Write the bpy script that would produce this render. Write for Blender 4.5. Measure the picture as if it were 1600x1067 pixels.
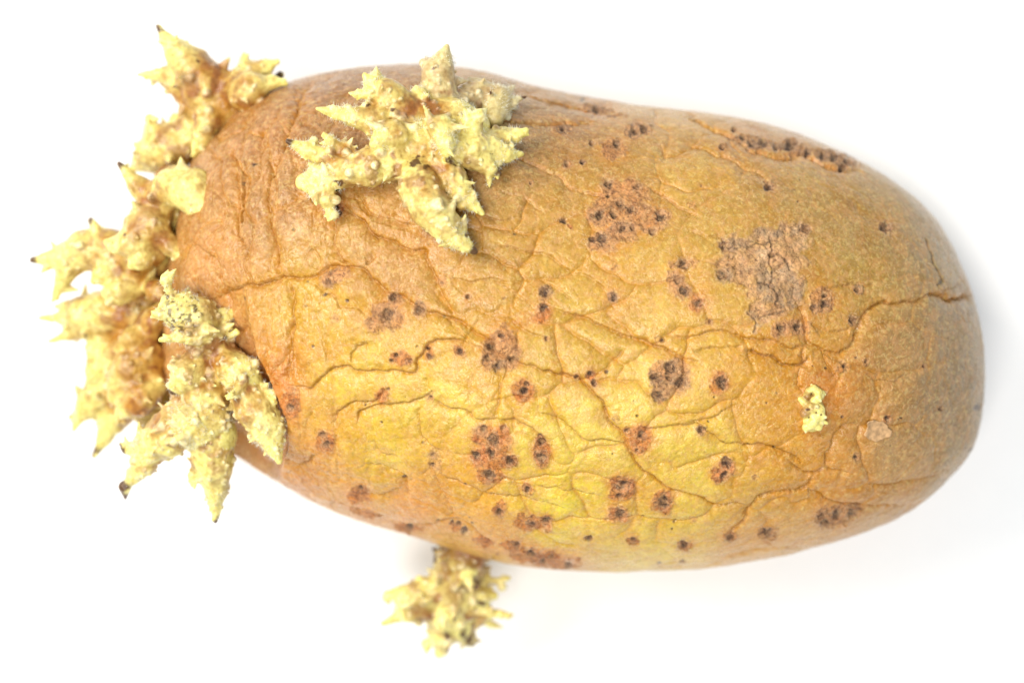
import bpy, math, random
import numpy as np

for o in list(bpy.data.objects):
    bpy.data.objects.remove(o, do_unlink=True)
scn = bpy.context.scene

# ------------------------------------------------------------------ scale, camera, light
S = 0.00009            # metres per unit of the build grid (the potato is about 12 cm long)
CH = 4300.0            # camera height above the table, in grid units
CF = 4000.0            # distance to the plane on which one grid unit is one unit of the frame
def world(u, v, z):
    """a place given by its plan position (u, v) at the height z -> grid units"""
    k = (CH - z) / CF
    return (u - 800.0) * k, (533.5 - v) * k, z

cam_d = bpy.data.cameras.new('camera')
cam = bpy.data.objects.new('camera', cam_d)
scn.collection.objects.link(cam)
cam.location = (0, 0, CH * S)
cam.rotation_euler = (0, 0, 0)
cam_d.sensor_width = 36
cam_d.lens = 36 * CF / 1600
cam_d.clip_start = 0.01
cam_d.clip_end = 50
cam_d.dof.use_dof = True
cam_d.dof.focus_distance = (CH - 548) * S
cam_d.dof.aperture_fstop = 10.0
cam_d.dof.aperture_blades = 7
scn.camera = cam

wd = bpy.data.worlds.new('World')
scn.world = wd
wd.use_nodes = True
bg = wd.node_tree.nodes['Background']
bg.inputs['Color'].default_value = (0.74, 0.87, 1.0, 1)
bg.inputs['Strength'].default_value = 0.50

def area(name, loc, target, size, power, col, size_y=None):
    d = bpy.data.lights.new(name, 'AREA')
    d.shape = 'RECTANGLE'
    d.size = size
    d.size_y = size_y or size
    d.energy = power
    d.color = col
    o = bpy.data.objects.new(name, d)
    scn.collection.objects.link(o)
    o.location = loc
    from mathutils import Vector
    o.rotation_euler = (Vector(target) - Vector(loc)).to_track_quat('-Z', 'Y').to_euler()
    return o
area('window_light', (-0.58, 0.34, 0.72), (0, 0, 0), 0.50, 11.0, (1.0, 0.95, 0.86))
area('softbox', (-0.10, -0.26, 1.05), (0, 0, 0), 0.38, 8.8, (1.0, 0.95, 0.88))

scn.view_settings.view_transform = 'Standard'
scn.view_settings.look = 'None'
scn.view_settings.exposure = 0.0
scn.view_settings.gamma = 1.0
scn.cycles.max_bounces = 8
scn.cycles.use_denoising = True

# ------------------------------------------------------------------ small numpy toolbox
RNG = np.random.RandomState(7)
TAB = RNG.rand(64, 64, 64).astype(np.float32)
def vnoise(p):
    """smooth value noise in 0..1 at the points p (n,3)"""
    f = np.floor(p)
    t = (p - f).astype(np.float32)
    t = t * t * (3 - 2 * t)
    i = f.astype(np.int64) & 63
    j = (i + 1) & 63
    x0, y0, z0 = i[:, 0], i[:, 1], i[:, 2]
    x1, y1, z1 = j[:, 0], j[:, 1], j[:, 2]
    tx, ty, tz = t[:, 0], t[:, 1], t[:, 2]
    a = TAB[x0, y0, z0] * (1 - tx) + TAB[x1, y0, z0] * tx
    b = TAB[x0, y1, z0] * (1 - tx) + TAB[x1, y1, z0] * tx
    c = TAB[x0, y0, z1] * (1 - tx) + TAB[x1, y0, z1] * tx
    d = TAB[x0, y1, z1] * (1 - tx) + TAB[x1, y1, z1] * tx
    return (a * (1 - ty) + b * ty) * (1 - tz) + (c * (1 - ty) + d * ty) * tz
def fbm(p, period, octaves=3, seed=0.0, gain=0.5):
    s, a, tot = 0, 1.0, 0.0
    q = np.asarray(p, dtype=np.float64) / period + seed * 17.31
    for k in range(octaves):
        s = s + a * vnoise(q)
        tot += a
        a *= gain
        q = q * 2.03 + 5.7
    return (s / tot) * 2 - 1          # -1..1
def sstep(a, b, x):
    t = np.clip((x - a) / (b - a), 0, 1)
    return t * t * (3 - 2 * t)
def lin(c):
    c = np.asarray(c, dtype=np.float64) / 255.0
    return np.where(c <= 0.04045, c / 12.92, ((c + 0.055) / 1.055) ** 2.4)
def mix(a, b, t):
    return a + (b - a) * t[..., None]

# ------------------------------------------------------------------ materials
def nt(name):
    m = bpy.data.materials.new(name)
    m.use_nodes = True
    n = m.node_tree.nodes
    return m, n, m.node_tree.links, n['Principled BSDF']
def math_node(n, l, op, a, b=None, clamp=False):
    x = n.new('ShaderNodeMath')
    x.operation = op
    x.use_clamp = clamp
    for k, v in enumerate((a, b)):
        if v is None:
            continue
        if isinstance(v, (int, float)):
            x.inputs[k].default_value = v
        else:
            l.new(v, x.inputs[k])
    return x.outputs[0]
def noise_node(n, l, vec, period, detail=2.0, dist=0.0, rough=0.5):
    x = n.new('ShaderNodeTexNoise')
    x.inputs['Scale'].default_value = 1.0 / (period * S)
    x.inputs['Detail'].default_value = detail
    x.inputs['Distortion'].default_value = dist
    x.inputs['Roughness'].default_value = rough
    l.new(vec, x.inputs['Vector'])
    return x.outputs[0]
def ramp(n, l, fac, stops):
    x = n.new('ShaderNodeValToRGB')
    e = x.color_ramp.elements
    while len(e) < len(stops):
        e.new(0.5)
    for k, (p, c) in enumerate(stops):
        e[k].position = p
        e[k].color = (c, c, c, 1) if isinstance(c, (int, float)) else (*c, 1)
    l.new(fac, x.inputs[0])
    return x.outputs[0]
def mixc(n, l, mode, fac, a, b):
    x = n.new('ShaderNodeMix')
    x.data_type = 'RGBA'
    x.blend_type = mode
    for sock, v in ((x.inputs[0], fac), (x.inputs[6], a), (x.inputs[7], b)):
        if isinstance(v, (int, float)):
            sock.default_value = v
        elif isinstance(v, tuple):
            sock.default_value = (*v, 1)
        else:
            l.new(v, sock)
    return x.outputs[2]

def skin_material():
    m, n, l, p = nt('potato_skin')
    att = n.new('ShaderNodeAttribute'); att.attribute_name = 'skin_colour'
    rgh = n.new('ShaderNodeAttribute'); rgh.attribute_name = 'roughness_map'
    tc = n.new('ShaderNodeTexCoord')
    v = tc.outputs['Object']
    grain = noise_node(n, l, v, 6, 3, 0.3, 0.65)
    blot = noise_node(n, l, v, 26, 3, 0.6)
    col = mixc(n, l, 'MULTIPLY', 0.38, att.outputs['Color'], ramp(n, l, grain, [(0.30, 0.52), (0.70, 1.30)]))
    col = mixc(n, l, 'MULTIPLY', 0.5, col, ramp(n, l, blot, [(0.32, (0.86, 0.78, 0.62)), (0.66, (1.12, 1.12, 1.14))]))
    crs = n.new('ShaderNodeAttribute'); crs.attribute_name = 'crust_map'
    n4 = noise_node(n, l, v, 4.5, 3, 0.8, 0.7)
    col = mixc(n, l, 'MULTIPLY', math_node(n, l, 'MULTIPLY', crs.outputs['Fac'], 0.85), col, ramp(n, l, n4, [(0.36, (0.40, 0.33, 0.30)), (0.50, (1.0, 1.0, 1.0)), (0.68, (1.45, 1.4, 1.35))]))
    rus = ramp(n, l, noise_node(n, l, v, 17, 4, 1.4, 0.62), [(0.46, 0.0), (0.60, 1.0)])
    col = mixc(n, l, 'MIX', math_node(n, l, 'MULTIPLY', rus, 0.36), col, tuple(lin((214, 158, 104)) * .85))
    # thin pale russet fibres
    f1 = noise_node(n, l, v, 24, 2.5, 1.6)
    band = math_node(n, l, 'ABSOLUTE', math_node(n, l, 'SUBTRACT', f1, 0.5))
    line = ramp(n, l, band, [(0.0, 1.0), (0.022, 0.0)])
    gate = ramp(n, l, noise_node(n, l, v, 15, 2), [(0.50, 0.0), (0.62, 1.0)])
    fib = math_node(n, l, 'MULTIPLY', line, gate)
    f2 = noise_node(n, l, v, 12, 2.0, 2.2)
    band2 = math_node(n, l, 'ABSOLUTE', math_node(n, l, 'SUBTRACT', f2, 0.5))
    line2 = ramp(n, l, band2, [(0.0, 1.0), (0.03, 0.0)])
    gate2 = ramp(n, l, noise_node(n, l, v, 48, 2), [(0.47, 0.0), (0.60, 1.0)])
    fib2 = math_node(n, l, 'MULTIPLY', line2, gate2)
    fsum = math_node(n, l, 'MAXIMUM', fib, math_node(n, l, 'MULTIPLY', fib2, 0.6))
    notcrust = math_node(n, l, 'MULTIPLY', fsum, 0.34)
    col = mixc(n, l, 'MIX', notcrust, col, tuple(lin((238, 200, 150))))
    fl = ramp(n, l, noise_node(n, l, v, 6.5, 3, 0.9, 0.6), [(0.52, 0.0), (0.64, 1.0)])  # pale flecks: small sheen highlights painted into the skin colour
    notcr = math_node(n, l, 'SUBTRACT', 1.0, math_node(n, l, 'MULTIPLY', crs.outputs['Fac'], 0.7))
    col = mixc(n, l, 'MIX', math_node(n, l, 'MULTIPLY', math_node(n, l, 'MULTIPLY', fl, 0.20), notcr), col, tuple(lin((250, 228, 150)) * .92))
    # tiny dark lenticels
    vo = n.new('ShaderNodeTexVoronoi')
    vo.inputs['Scale'].default_value = 1 / (30 * S)
    l.new(v, vo.inputs['Vector'])
    dot = ramp(n, l, vo.outputs['Distance'], [(0.035, 1.0), (0.06, 0.0)])
    sep = n.new('ShaderNodeSeparateColor'); l.new(vo.outputs['Color'], sep.inputs[0])
    pick = math_node(n, l, 'GREATER_THAN', sep.outputs[0], 0.78)
    col = mixc(n, l, 'MIX', math_node(n, l, 'MULTIPLY', math_node(n, l, 'MULTIPLY', dot, pick), 0.75), col, (0.07, 0.03, 0.012))
    l.new(col, p.inputs['Base Color'])
    r = math_node(n, l, 'ADD', rgh.outputs['Fac'], math_node(n, l, 'MULTIPLY', math_node(n, l, 'SUBTRACT', grain, 0.5), 0.25))
    l.new(r, p.inputs['Roughness'])
    p.inputs['Specular IOR Level'].default_value = 0.38
    p.inputs['Subsurface Weight'].default_value = 0.10
    p.inputs['Subsurface Radius'].default_value = (1.0, 0.45, 0.15)
    p.inputs['Subsurface Scale'].default_value = 12 * S
    bsum = math_node(n, l, 'ADD', math_node(n, l, 'MULTIPLY', grain, 1.1), math_node(n, l, 'MULTIPLY', fsum, 0.8))
    bsum = math_node(n, l, 'ADD', bsum, math_node(n, l, 'MULTIPLY', noise_node(n, l, v, 3.0, 1), 0.5))
    bsum = math_node(n, l, 'ADD', bsum, math_node(n, l, 'MULTIPLY', math_node(n, l, 'MULTIPLY', crs.outputs['Fac'], n4), 2.2))
    b = n.new('ShaderNodeBump')
    b.inputs['Strength'].default_value = 0.45
    b.inputs['Distance'].default_value = 1.6 * S
    l.new(bsum, b.inputs['Height'])
    l.new(b.outputs[0], p.inputs['Normal'])
    return m
SKIN = skin_material()

def sprout_material():
    m, n, l, p = nt('sprout_flesh')
    att = n.new('ShaderNodeAttribute'); att.attribute_name = 'flesh_colour'
    tc = n.new('ShaderNodeTexCoord')
    v = tc.outputs['Object']
    g = noise_node(n, l, v, 7, 3, 0.2)
    g2 = noise_node(n, l, v, 30, 2, 0.4)
    col = mixc(n, l, 'MULTIPLY', 0.8, att.outputs['Color'], ramp(n, l, g, [(0.3, (0.66, 0.56, 0.38)), (0.6, (1.08, 1.08, 1.08))]))
    col = mixc(n, l, 'MULTIPLY', 0.5, col, ramp(n, l, g2, [(0.35, (0.84, 0.8, 0.62)), (0.6, (1.06, 1.06, 1.06))]))
    l.new(col, p.inputs['Base Color'])
    p.inputs['Roughness'].default_value = 0.34
    p.inputs['Specular IOR Level'].default_value = 0.5
    p.inputs['Subsurface Weight'].default_value = 0.16
    p.inputs['Subsurface Radius'].default_value = (1.0, 0.75, 0.25)
    p.inputs['Subsurface Scale'].default_value = 9 * S
    b = n.new('ShaderNodeBump')
    b.inputs['Strength'].default_value = 0.8
    b.inputs['Distance'].default_value = 2.0 * S
    l.new(g, b.inputs['Height'])
    l.new(b.outputs[0], p.inputs['Normal'])
    return m
FLESH = sprout_material()

def simple_material(name, col, rough=0.6, period=8, lo=0.7, hi=1.2):
    m, n, l, p = nt(name)
    tc = n.new('ShaderNodeTexCoord')
    g = noise_node(n, l, tc.outputs['Object'], period, 3)
    c = mixc(n, l, 'MULTIPLY', 1.0, tuple(col), ramp(n, l, g, [(0.3, lo), (0.7, hi)]))
    l.new(c, p.inputs['Base Color'])
    p.inputs['Roughness'].default_value = rough
    b = n.new('ShaderNodeBump')
    b.inputs['Strength'].default_value = 0.4
    b.inputs['Distance'].default_value = 1.5 * S
    l.new(g, b.inputs['Height'])
    l.new(b.outputs[0], p.inputs['Normal'])
    return m
HAIR = simple_material('white_fuzz', (0.85, 0.83, 0.66), 0.6)
TABLE, _n, _l, _p = nt('white_table')
_tc = _n.new('ShaderNodeTexCoord')
_g = noise_node(_n, _l, _tc.outputs['Object'], 60, 4)
_c = mixc(_n, _l, 'MULTIPLY', 1.0, (0.92, 0.92, 0.92), ramp(_n, _l, _g, [(0.3, 0.985), (0.7, 1.0)]))
_l.new(_c, _p.inputs['Base Color'])
_p.inputs['Roughness'].default_value = 0.85
_p.inputs['Specular IOR Level'].default_value = 0.2

# ------------------------------------------------------------------ mesh linking
def mesh_object(name, co, faces, mat, parent=None, normals=None, attrs=None):
    """co (n,3) in grid units; faces (m,4) or (m,3)"""
    k = faces.shape[1]
    me = bpy.data.meshes.new(name)
    me.vertices.add(len(co))
    me.vertices.foreach_set('co', (co * S).astype(np.float32).ravel())
    me.loops.add(faces.size)
    me.loops.foreach_set('vertex_index', faces.astype(np.int32).ravel())
    me.polygons.add(len(faces))
    me.polygons.foreach_set('loop_start', np.arange(0, faces.size, k, dtype=np.int32))
    me.polygons.foreach_set('use_smooth', np.ones(len(faces), dtype=bool))
    me.update(calc_edges=True)
    for an, (typ, arr) in (attrs or {}).items():
        a = me.attributes.new(an, typ, 'POINT')
        if typ == 'FLOAT_COLOR':
            full = np.ones((len(co), 4), dtype=np.float32)
            full[:, :3] = arr
            a.data.foreach_set('color', full.ravel())
        else:
            a.data.foreach_set('value', np.asarray(arr, dtype=np.float32))
    if normals is not None:
        me.normals_split_custom_set_from_vertices(normals.astype(np.float64).tolist())
    me.materials.append(mat)
    o = bpy.data.objects.new(name, me)
    scn.collection.objects.link(o)
    if parent:
        o.parent = parent
    return o
def submesh(name, sel, co, faces, normals, attrs, mat, parent):
    """the faces sel of a bigger grid as an object of its own, keeping the smooth normals of the whole"""
    f = faces[sel]
    used = np.zeros(len(co), dtype=bool)
    used[f.ravel()] = True
    idx = np.cumsum(used) - 1
    return mesh_object(name, co[used], idx[f], mat, parent,
                       None if normals is None else normals[used],
                       {k: (t, a[used]) for k, (t, a) in attrs.items()})
def vertex_normals(co, faces):
    a, b, c, d = (co[faces[:, i]] for i in range(4))
    fn = np.cross(c - a, d - b)
    nn = np.zeros_like(co)
    for i in range(4):
        for ax in range(3):
            nn[:, ax] += np.bincount(faces[:, i], weights=fn[:, ax], minlength=len(co))
    return nn / np.maximum(np.linalg.norm(nn, axis=1, keepdims=True), 1e-9)

# ------------------------------------------------------------------ the table
tb = np.array([[-1, -1, 0], [1, -1, 0], [1, 1, 0], [-1, 1, 0]], dtype=float) * (2.0 / S)
ground = mesh_object('ground', tb, np.array([[0, 1, 2, 3]]), TABLE)
ground['kind'] = 'structure'
ground['label'] = 'plain white tabletop under the potato'

# ------------------------------------------------------------------ the potato's form
TOP = [(244, 545), (243, 500), (250, 460), (260, 405), (275, 330), (298, 255), (330, 212), (375, 168), (440, 134), (500, 117), (560, 108),
       (640, 103), (700, 106), (760, 115), (830, 135), (900, 154), (1000, 168), (1100, 178), (1180, 192),
       (1250, 212), (1320, 241), (1380, 275), (1430, 312), (1465, 350), (1490, 395), (1510, 442), (1525, 492),
       (1534, 540), (1536, 590)]
BOT = [(244, 545), (247, 580), (262, 618), (290, 652), (330, 685), (380, 716), (420, 742), (470, 772), (530, 799), (590, 818), (640, 830),
       (700, 853), (760, 870), (800, 879), (880, 887), (960, 891), (1050, 888), (1130, 881), (1220, 866),
       (1300, 845), (1370, 820), (1430, 790), (1480, 748), (1518, 700), (1533, 642), (1536, 590)]
XL, XR = 243.0, 1536.0
def to_phi(x):
    return np.arccos(np.clip(1 - 2 * (np.asarray(x, float) - XL) / (XR - XL), -1, 1))
PG = np.linspace(0, math.pi, 1201)
def outline(pts, end0, end1):
    ph = to_phi([p[0] for p in pts])
    ys = np.array([p[1] for p in pts], float)
    o = np.argsort(ph)
    y = np.interp(PG, ph[o], ys[o])
    k = np.exp(-0.5 * (np.arange(-40, 41) / 13.0) ** 2); k /= k.sum()
    ext = np.concatenate([2 * y[0] - y[40:0:-1], y, 2 * y[-1] - y[-2:-42:-1]])
    y = np.convolve(ext, k, 'valid')
    w = np.exp(-PG / 0.03); y = y * (1 - w) + end0 * w
    w = np.exp(-(math.pi - PG) / 0.03); y = y * (1 - w) + end1 * w
    return y
YT = outline(TOP, 543, 590)
YB = outline(BOT, 543, 590)
ZC = 285.0
def section(ph):
    yt, yb = np.interp(ph, PG, YT), np.interp(ph, PG, YB)
    c, w = (yt + yb) / 2, (yb - yt) / 2
    w = np.maximum(w, 0.0)
    return c, w
def surf_z(u, v):
    c, w = section(to_phi(u))
    q = np.clip(np.abs((v - c) / np.maximum(w, 1e-3)), 0, 1)
    return ZC + 0.80 * w * (1 - q ** 2.25) ** (1 / 2.25)

NS, NA, NB = 1060, 640, 110          # along, around the upper side, around the underside
phs = np.linspace(0.0, math.pi, NS)
phs = 0.5 * phs + 0.5 * (to_phi(np.linspace(XL, XR, NS)))      # between cosine and even spacing
phs[0], phs[-1] = 0.004, math.pi - 0.004
ta = np.linspace(0, math.pi, NA)
ta = 0.45 * ta + 0.55 * np.arccos(np.linspace(1, -1, NA))
tb_ = np.linspace(math.pi, 2 * math.pi, NB + 2)[1:-1]
th = np.concatenate([ta, tb_])
NT = len(th)
PH, TH = np.meshgrid(phs, th, indexing='ij')
cc, ww = section(PH)
ex = 2 / 2.25
cs, sn = np.cos(TH), np.sin(TH)
U = XL + (XR - XL) * (1 - np.cos(PH)) / 2
V = cc - ww * np.sign(cs) * np.abs(cs) ** ex
hz = np.where(sn > 0, 0.80, 0.70) * ww
Z = ZC + hz * np.sign(sn) * np.abs(sn) ** ex
U, V, Z, SN = U.ravel(), V.ravel(), Z.ravel(), sn.ravel()
k = (CH - Z) / CF
P = np.stack([(U - 800) * k, (533.5 - V) * k, Z], axis=1)
ii, jj = np.meshgrid(np.arange(NS - 1), np.arange(NT), indexing='ij')
j2 = (jj + 1) % NT
F = np.stack([ii * NT + jj, ii * NT + j2, (ii + 1) * NT + j2, (ii + 1) * NT + jj], axis=-1).reshape(-1, 4)
# orientation: outward
_n0 = vertex_normals(P, F)
if (_n0[:, 2] * (Z - ZC)).mean() < 0:
    F = F[:, ::-1].copy()
    _n0 = -_n0
NRM = _n0

# ------------------------------------------------------------------ creases traced over the skin
CREASES = [
 # (weight, points)
 (1.0, [(330,463),(355,455),(400,445),(440,436),(470,436),(487,432),(505,418),(530,412),(560,417),(585,438),(603,456),(635,464),(655,478),(680,487),(700,495),(730,510),(760,531),(790,560),(830,572),(862,588)]),
 (.95, [(805,562),(845,580),(862,580),(900,588),(920,600),(940,630),(955,660),(975,685),(992,720),(1010,735),(1040,755),(1080,772),(1130,785),(1171,789)]),
 (.95, [(487,130),(467,156),(459,185),(446,214),(440,240)]),
 (1.0, [(362,230),(366,247),(370,324),(373,368),(388,393)]),
 (.8, [(382,247),(379,310),(377,350)]),
 (1.0, [(434,232),(424,270),(417,309),(417,338),(430,382),(434,419),(436,436)]),
 (.7, [(404,200),(406,243),(400,280)]),
 (.9, [(528,309),(543,322),(565,345),(590,365),(620,378),(644,391),(664,390),(667,411),(686,439),(698,464),(706,490)]),
 (.7, [(527,315),(527,346),(530,393),(548,411)]),
 (.6, [(588,400),(575,412),(560,417)]),
 (.6, [(487,386),(500,405),(487,430)]),
 (.5, [(698,436),(737,442),(768,436),(790,441)]),
 (.8, [(453,439),(456,487),(456,537),(450,577),(450,600)]),
 (.85, [(461,602),(490,602),(515,580),(540,571),(557,581),(594,577),(633,581),(650,574),(672,537),(717,532),(743,543)]),
 (.6, [(549,568),(551,549),(565,537),(577,532)]),
 (.6, [(574,492),(560,481),(532,481),(520,464),(501,453),(484,439)]),
 (.75, [(523,662),(529,644),(557,630),(582,625),(600,610)]),
 (.75, [(560,661),(563,641),(588,630),(619,629),(650,627),(675,613)]),
 (.7, [(678,625),(698,639),(729,644),(745,658),(780,653)]),
 (.5, [(661,588),(664,613)]), (.6, [(658,633),(658,680),(690,705)]),
 (.6, [(777,572),(781,600),(774,655)]),
 (.6, [(695,492),(723,526),(745,543),(775,560)]),
 (.5, [(760,383),(816,388),(856,397),(884,419),(917,431),(940,450),(965,480)]),
 (.5, [(844,436),(895,464)]), (.4, [(768,439),(816,467),(835,480)]),
 (.85, [(858,476),(895,492),(926,501),(951,515),(979,526),(1005,532),(1033,543),(1064,557),(1089,567)]),
 (.75, [(1041,523),(1066,528),(1109,518),(1140,520),(1170,526),(1213,535),(1236,546),(1264,540)]),
 (.7, [(979,546),(957,563),(946,580),(926,588)]),
 (.55, [(1083,546),(1125,543),(1160,540)]),
 (.5, [(791,498),(827,523),(853,528)]),
 (.7, [(780,655),(815,660),(850,690),(862,720)]),
 (.6, [(1000,668),(1030,667),(1066,662),(1097,658),(1134,636)]),
 (.4, [(844,594),(847,633),(850,650),(878,653),(903,675)]),
 (.65, [(847,650),(878,657),(901,673),(915,687),(954,690),(977,696),(994,716)]),
 (.55, [(836,755),(878,760),(932,770)]), (.6, [(780,773),(817,777),(884,789)]),
 (.7, [(1010,668),(1060,664),(1092,665),(1106,673),(1134,690),(1177,693),(1210,701),(1236,710),(1255,721)]),
 (.75, [(1225,716),(1250,730),(1275,735),(1289,728),(1309,732),(1326,737)]),
 (.9, [(1264,755),(1289,777),(1314,782),(1351,784),(1382,786),(1415,789),(1450,780)]),
 (.75, [(1275,738),(1264,755),(1236,765),(1193,775),(1177,789),(1157,817),(1145,832)]),
 (.7, [(1289,728),(1292,710),(1306,682),(1320,662)]),
 (.5, [(1359,752),(1407,749),(1449,744),(1486,730)]),
 (.9, [(1241,445),(1252,478),(1264,504),(1264,532),(1281,546),(1314,551),(1337,529),(1342,504),(1356,484),(1373,473),(1421,471),(1452,456)]),
 (1.0, [(1448,458),(1477,461),(1490,465),(1512,462)]),
 (.55, [(1264,504),(1297,513),(1331,508)]),
 (.6, [(1275,537),(1295,571),(1309,594)]),
 (.65, [(1264,540),(1250,565),(1252,594),(1254,613)]),
 (.9, [(1165,548),(1185,554),(1210,560),(1238,571),(1261,560)]),
 (.4, [(1281,447),(1320,447),(1373,447)]), (.35, [(1337,577),(1379,596),(1421,582)]),
 (.65, [(800,245),(836,259),(874,273),(888,290),(921,303),(949,312)]),
 (.6, [(1015,295),(1039,309),(1064,328),(1086,342)]),
 (.4, [(1034,232),(1042,251),(1039,259)]),
 (.5, [(1075,226),(1103,234),(1127,245),(1157,259),(1185,270),(1199,284)]),
 (.75, [(1067,179),(1103,193),(1138,210),(1166,229),(1190,239),(1260,243),(1303,264),(1345,272)]),
 (.5, [(1064,358),(1102,369),(1127,373)]),
 (.7, [(444,718),(472,727),(495,713)]),
 (.55, [(568,724),(613,730),(635,746),(638,783)]),
 (.55, [(565,775),(605,772),(630,763)]),
 (.6, [(692,741),(754,766),(800,775)]),
 (.7, [(652,820),(678,817),(711,811),(737,817),(754,834),(776,853)]),
 (.45, [(588,687),(596,704),(627,710)]),
 (.5, [(400,740),(440,735),(470,745)]), (.5, [(680,745),(700,780),(705,810)]),
 (.45, [(800,800),(860,840),(900,848)]),
 (.5, [(820,150),(900,168),(960,178)]), (.45, [(770,190),(850,195),(930,190)]),
 (.5, [(300,380),(330,400),(350,440)]), (.5, [(330,300),(352,330),(350,380)]),
 (.45, [(470,190),(500,205),(520,240)]), (.45, [(560,150),(520,170),(500,200)]),
 (.5, [(560,300),(580,330),(610,345),(650,350)]), (.45, [(740,330),(775,345),(800,340)]),
 (.4, [(780,300),(820,310),(850,330)]),
]
W, H = 1600, 1067
def smooth_line(pts):
    p = np.array(pts, float)
    q = np.vstack([2 * p[0] - p[1], p, 2 * p[-1] - p[-2]])
    out = []
    for i in range(1, len(q) - 2):
        for t in np.linspace(0, 1, 5)[:-1]:
            out.append(0.5 * ((2 * q[i]) + (-q[i-1] + q[i+1]) * t + (2*q[i-1] - 5*q[i] + 4*q[i+1] - q[i+2]) * t*t
                              + (-q[i-1] + 3*q[i] - 3*q[i+1] + q[i+2]) * t**3))
    out.append(q[-2])
    return np.array(out)
def seg_dist(X, Y, a, b):
    d = b - a
    L = max(d @ d, 1e-9)
    t = np.clip(((X - a[0]) * d[0] + (Y - a[1]) * d[1]) / L, 0, 1)
    return np.hypot(X - a[0] - t * d[0], Y - a[1] - t * d[1]), t
YY, XX = np.mgrid[0:H, 0:W].astype(np.float32)
STEP = np.zeros((H, W), np.float32)        # one lip of a crease stands higher
NARROW = np.zeros((H, W), np.float32)      # thin line of the crease
WIDE = np.zeros((H, W), np.float32)        # soft shoulder beside it
for wgt, pts in CREASES:
    q = smooth_line(pts)
    D = None
    x0, y0 = np.maximum((q.min(0) - 45).astype(int), 0)
    x1, y1 = np.minimum((q.max(0) + 45).astype(int), [W, H])
    X, Y = XX[y0:y1, x0:x1], YY[y0:y1, x0:x1]
    D = np.full(X.shape, 1e9, np.float32)
    A = np.zeros(X.shape, np.float32)
    SG = np.zeros(X.shape, np.float32)
    n = len(q) - 1
    for i in range(n):
        d, t = seg_dist(X, Y, q[i], q[i + 1])
        m = d < D
        s = (i + t) / n
        D = np.where(m, d, D)
        e_ = q[i + 1] - q[i]
        SG = np.where(m, np.sign((X - q[i][0]) * e_[1] - (Y - q[i][1]) * e_[0]), SG)
        A = np.where(m, np.minimum(1, np.minimum(s, 1 - s) * 7 + 0.30), A)
    st_ = wgt * A * SG * np.exp(-(D / 11.0) ** 1.2)
    old_ = STEP[y0:y1, x0:x1]
    STEP[y0:y1, x0:x1] = np.where(np.abs(st_) > np.abs(old_), st_, old_)
    NARROW[y0:y1, x0:x1] = np.maximum(NARROW[y0:y1, x0:x1], wgt * A * np.exp(-(D / (1.1 + 0.9 * wgt)) ** 2))
    WIDE[y0:y1, x0:x1] = np.maximum(WIDE[y0:y1, x0:x1], wgt * A * np.exp(-(D / 10.0) ** 1.3))

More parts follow.
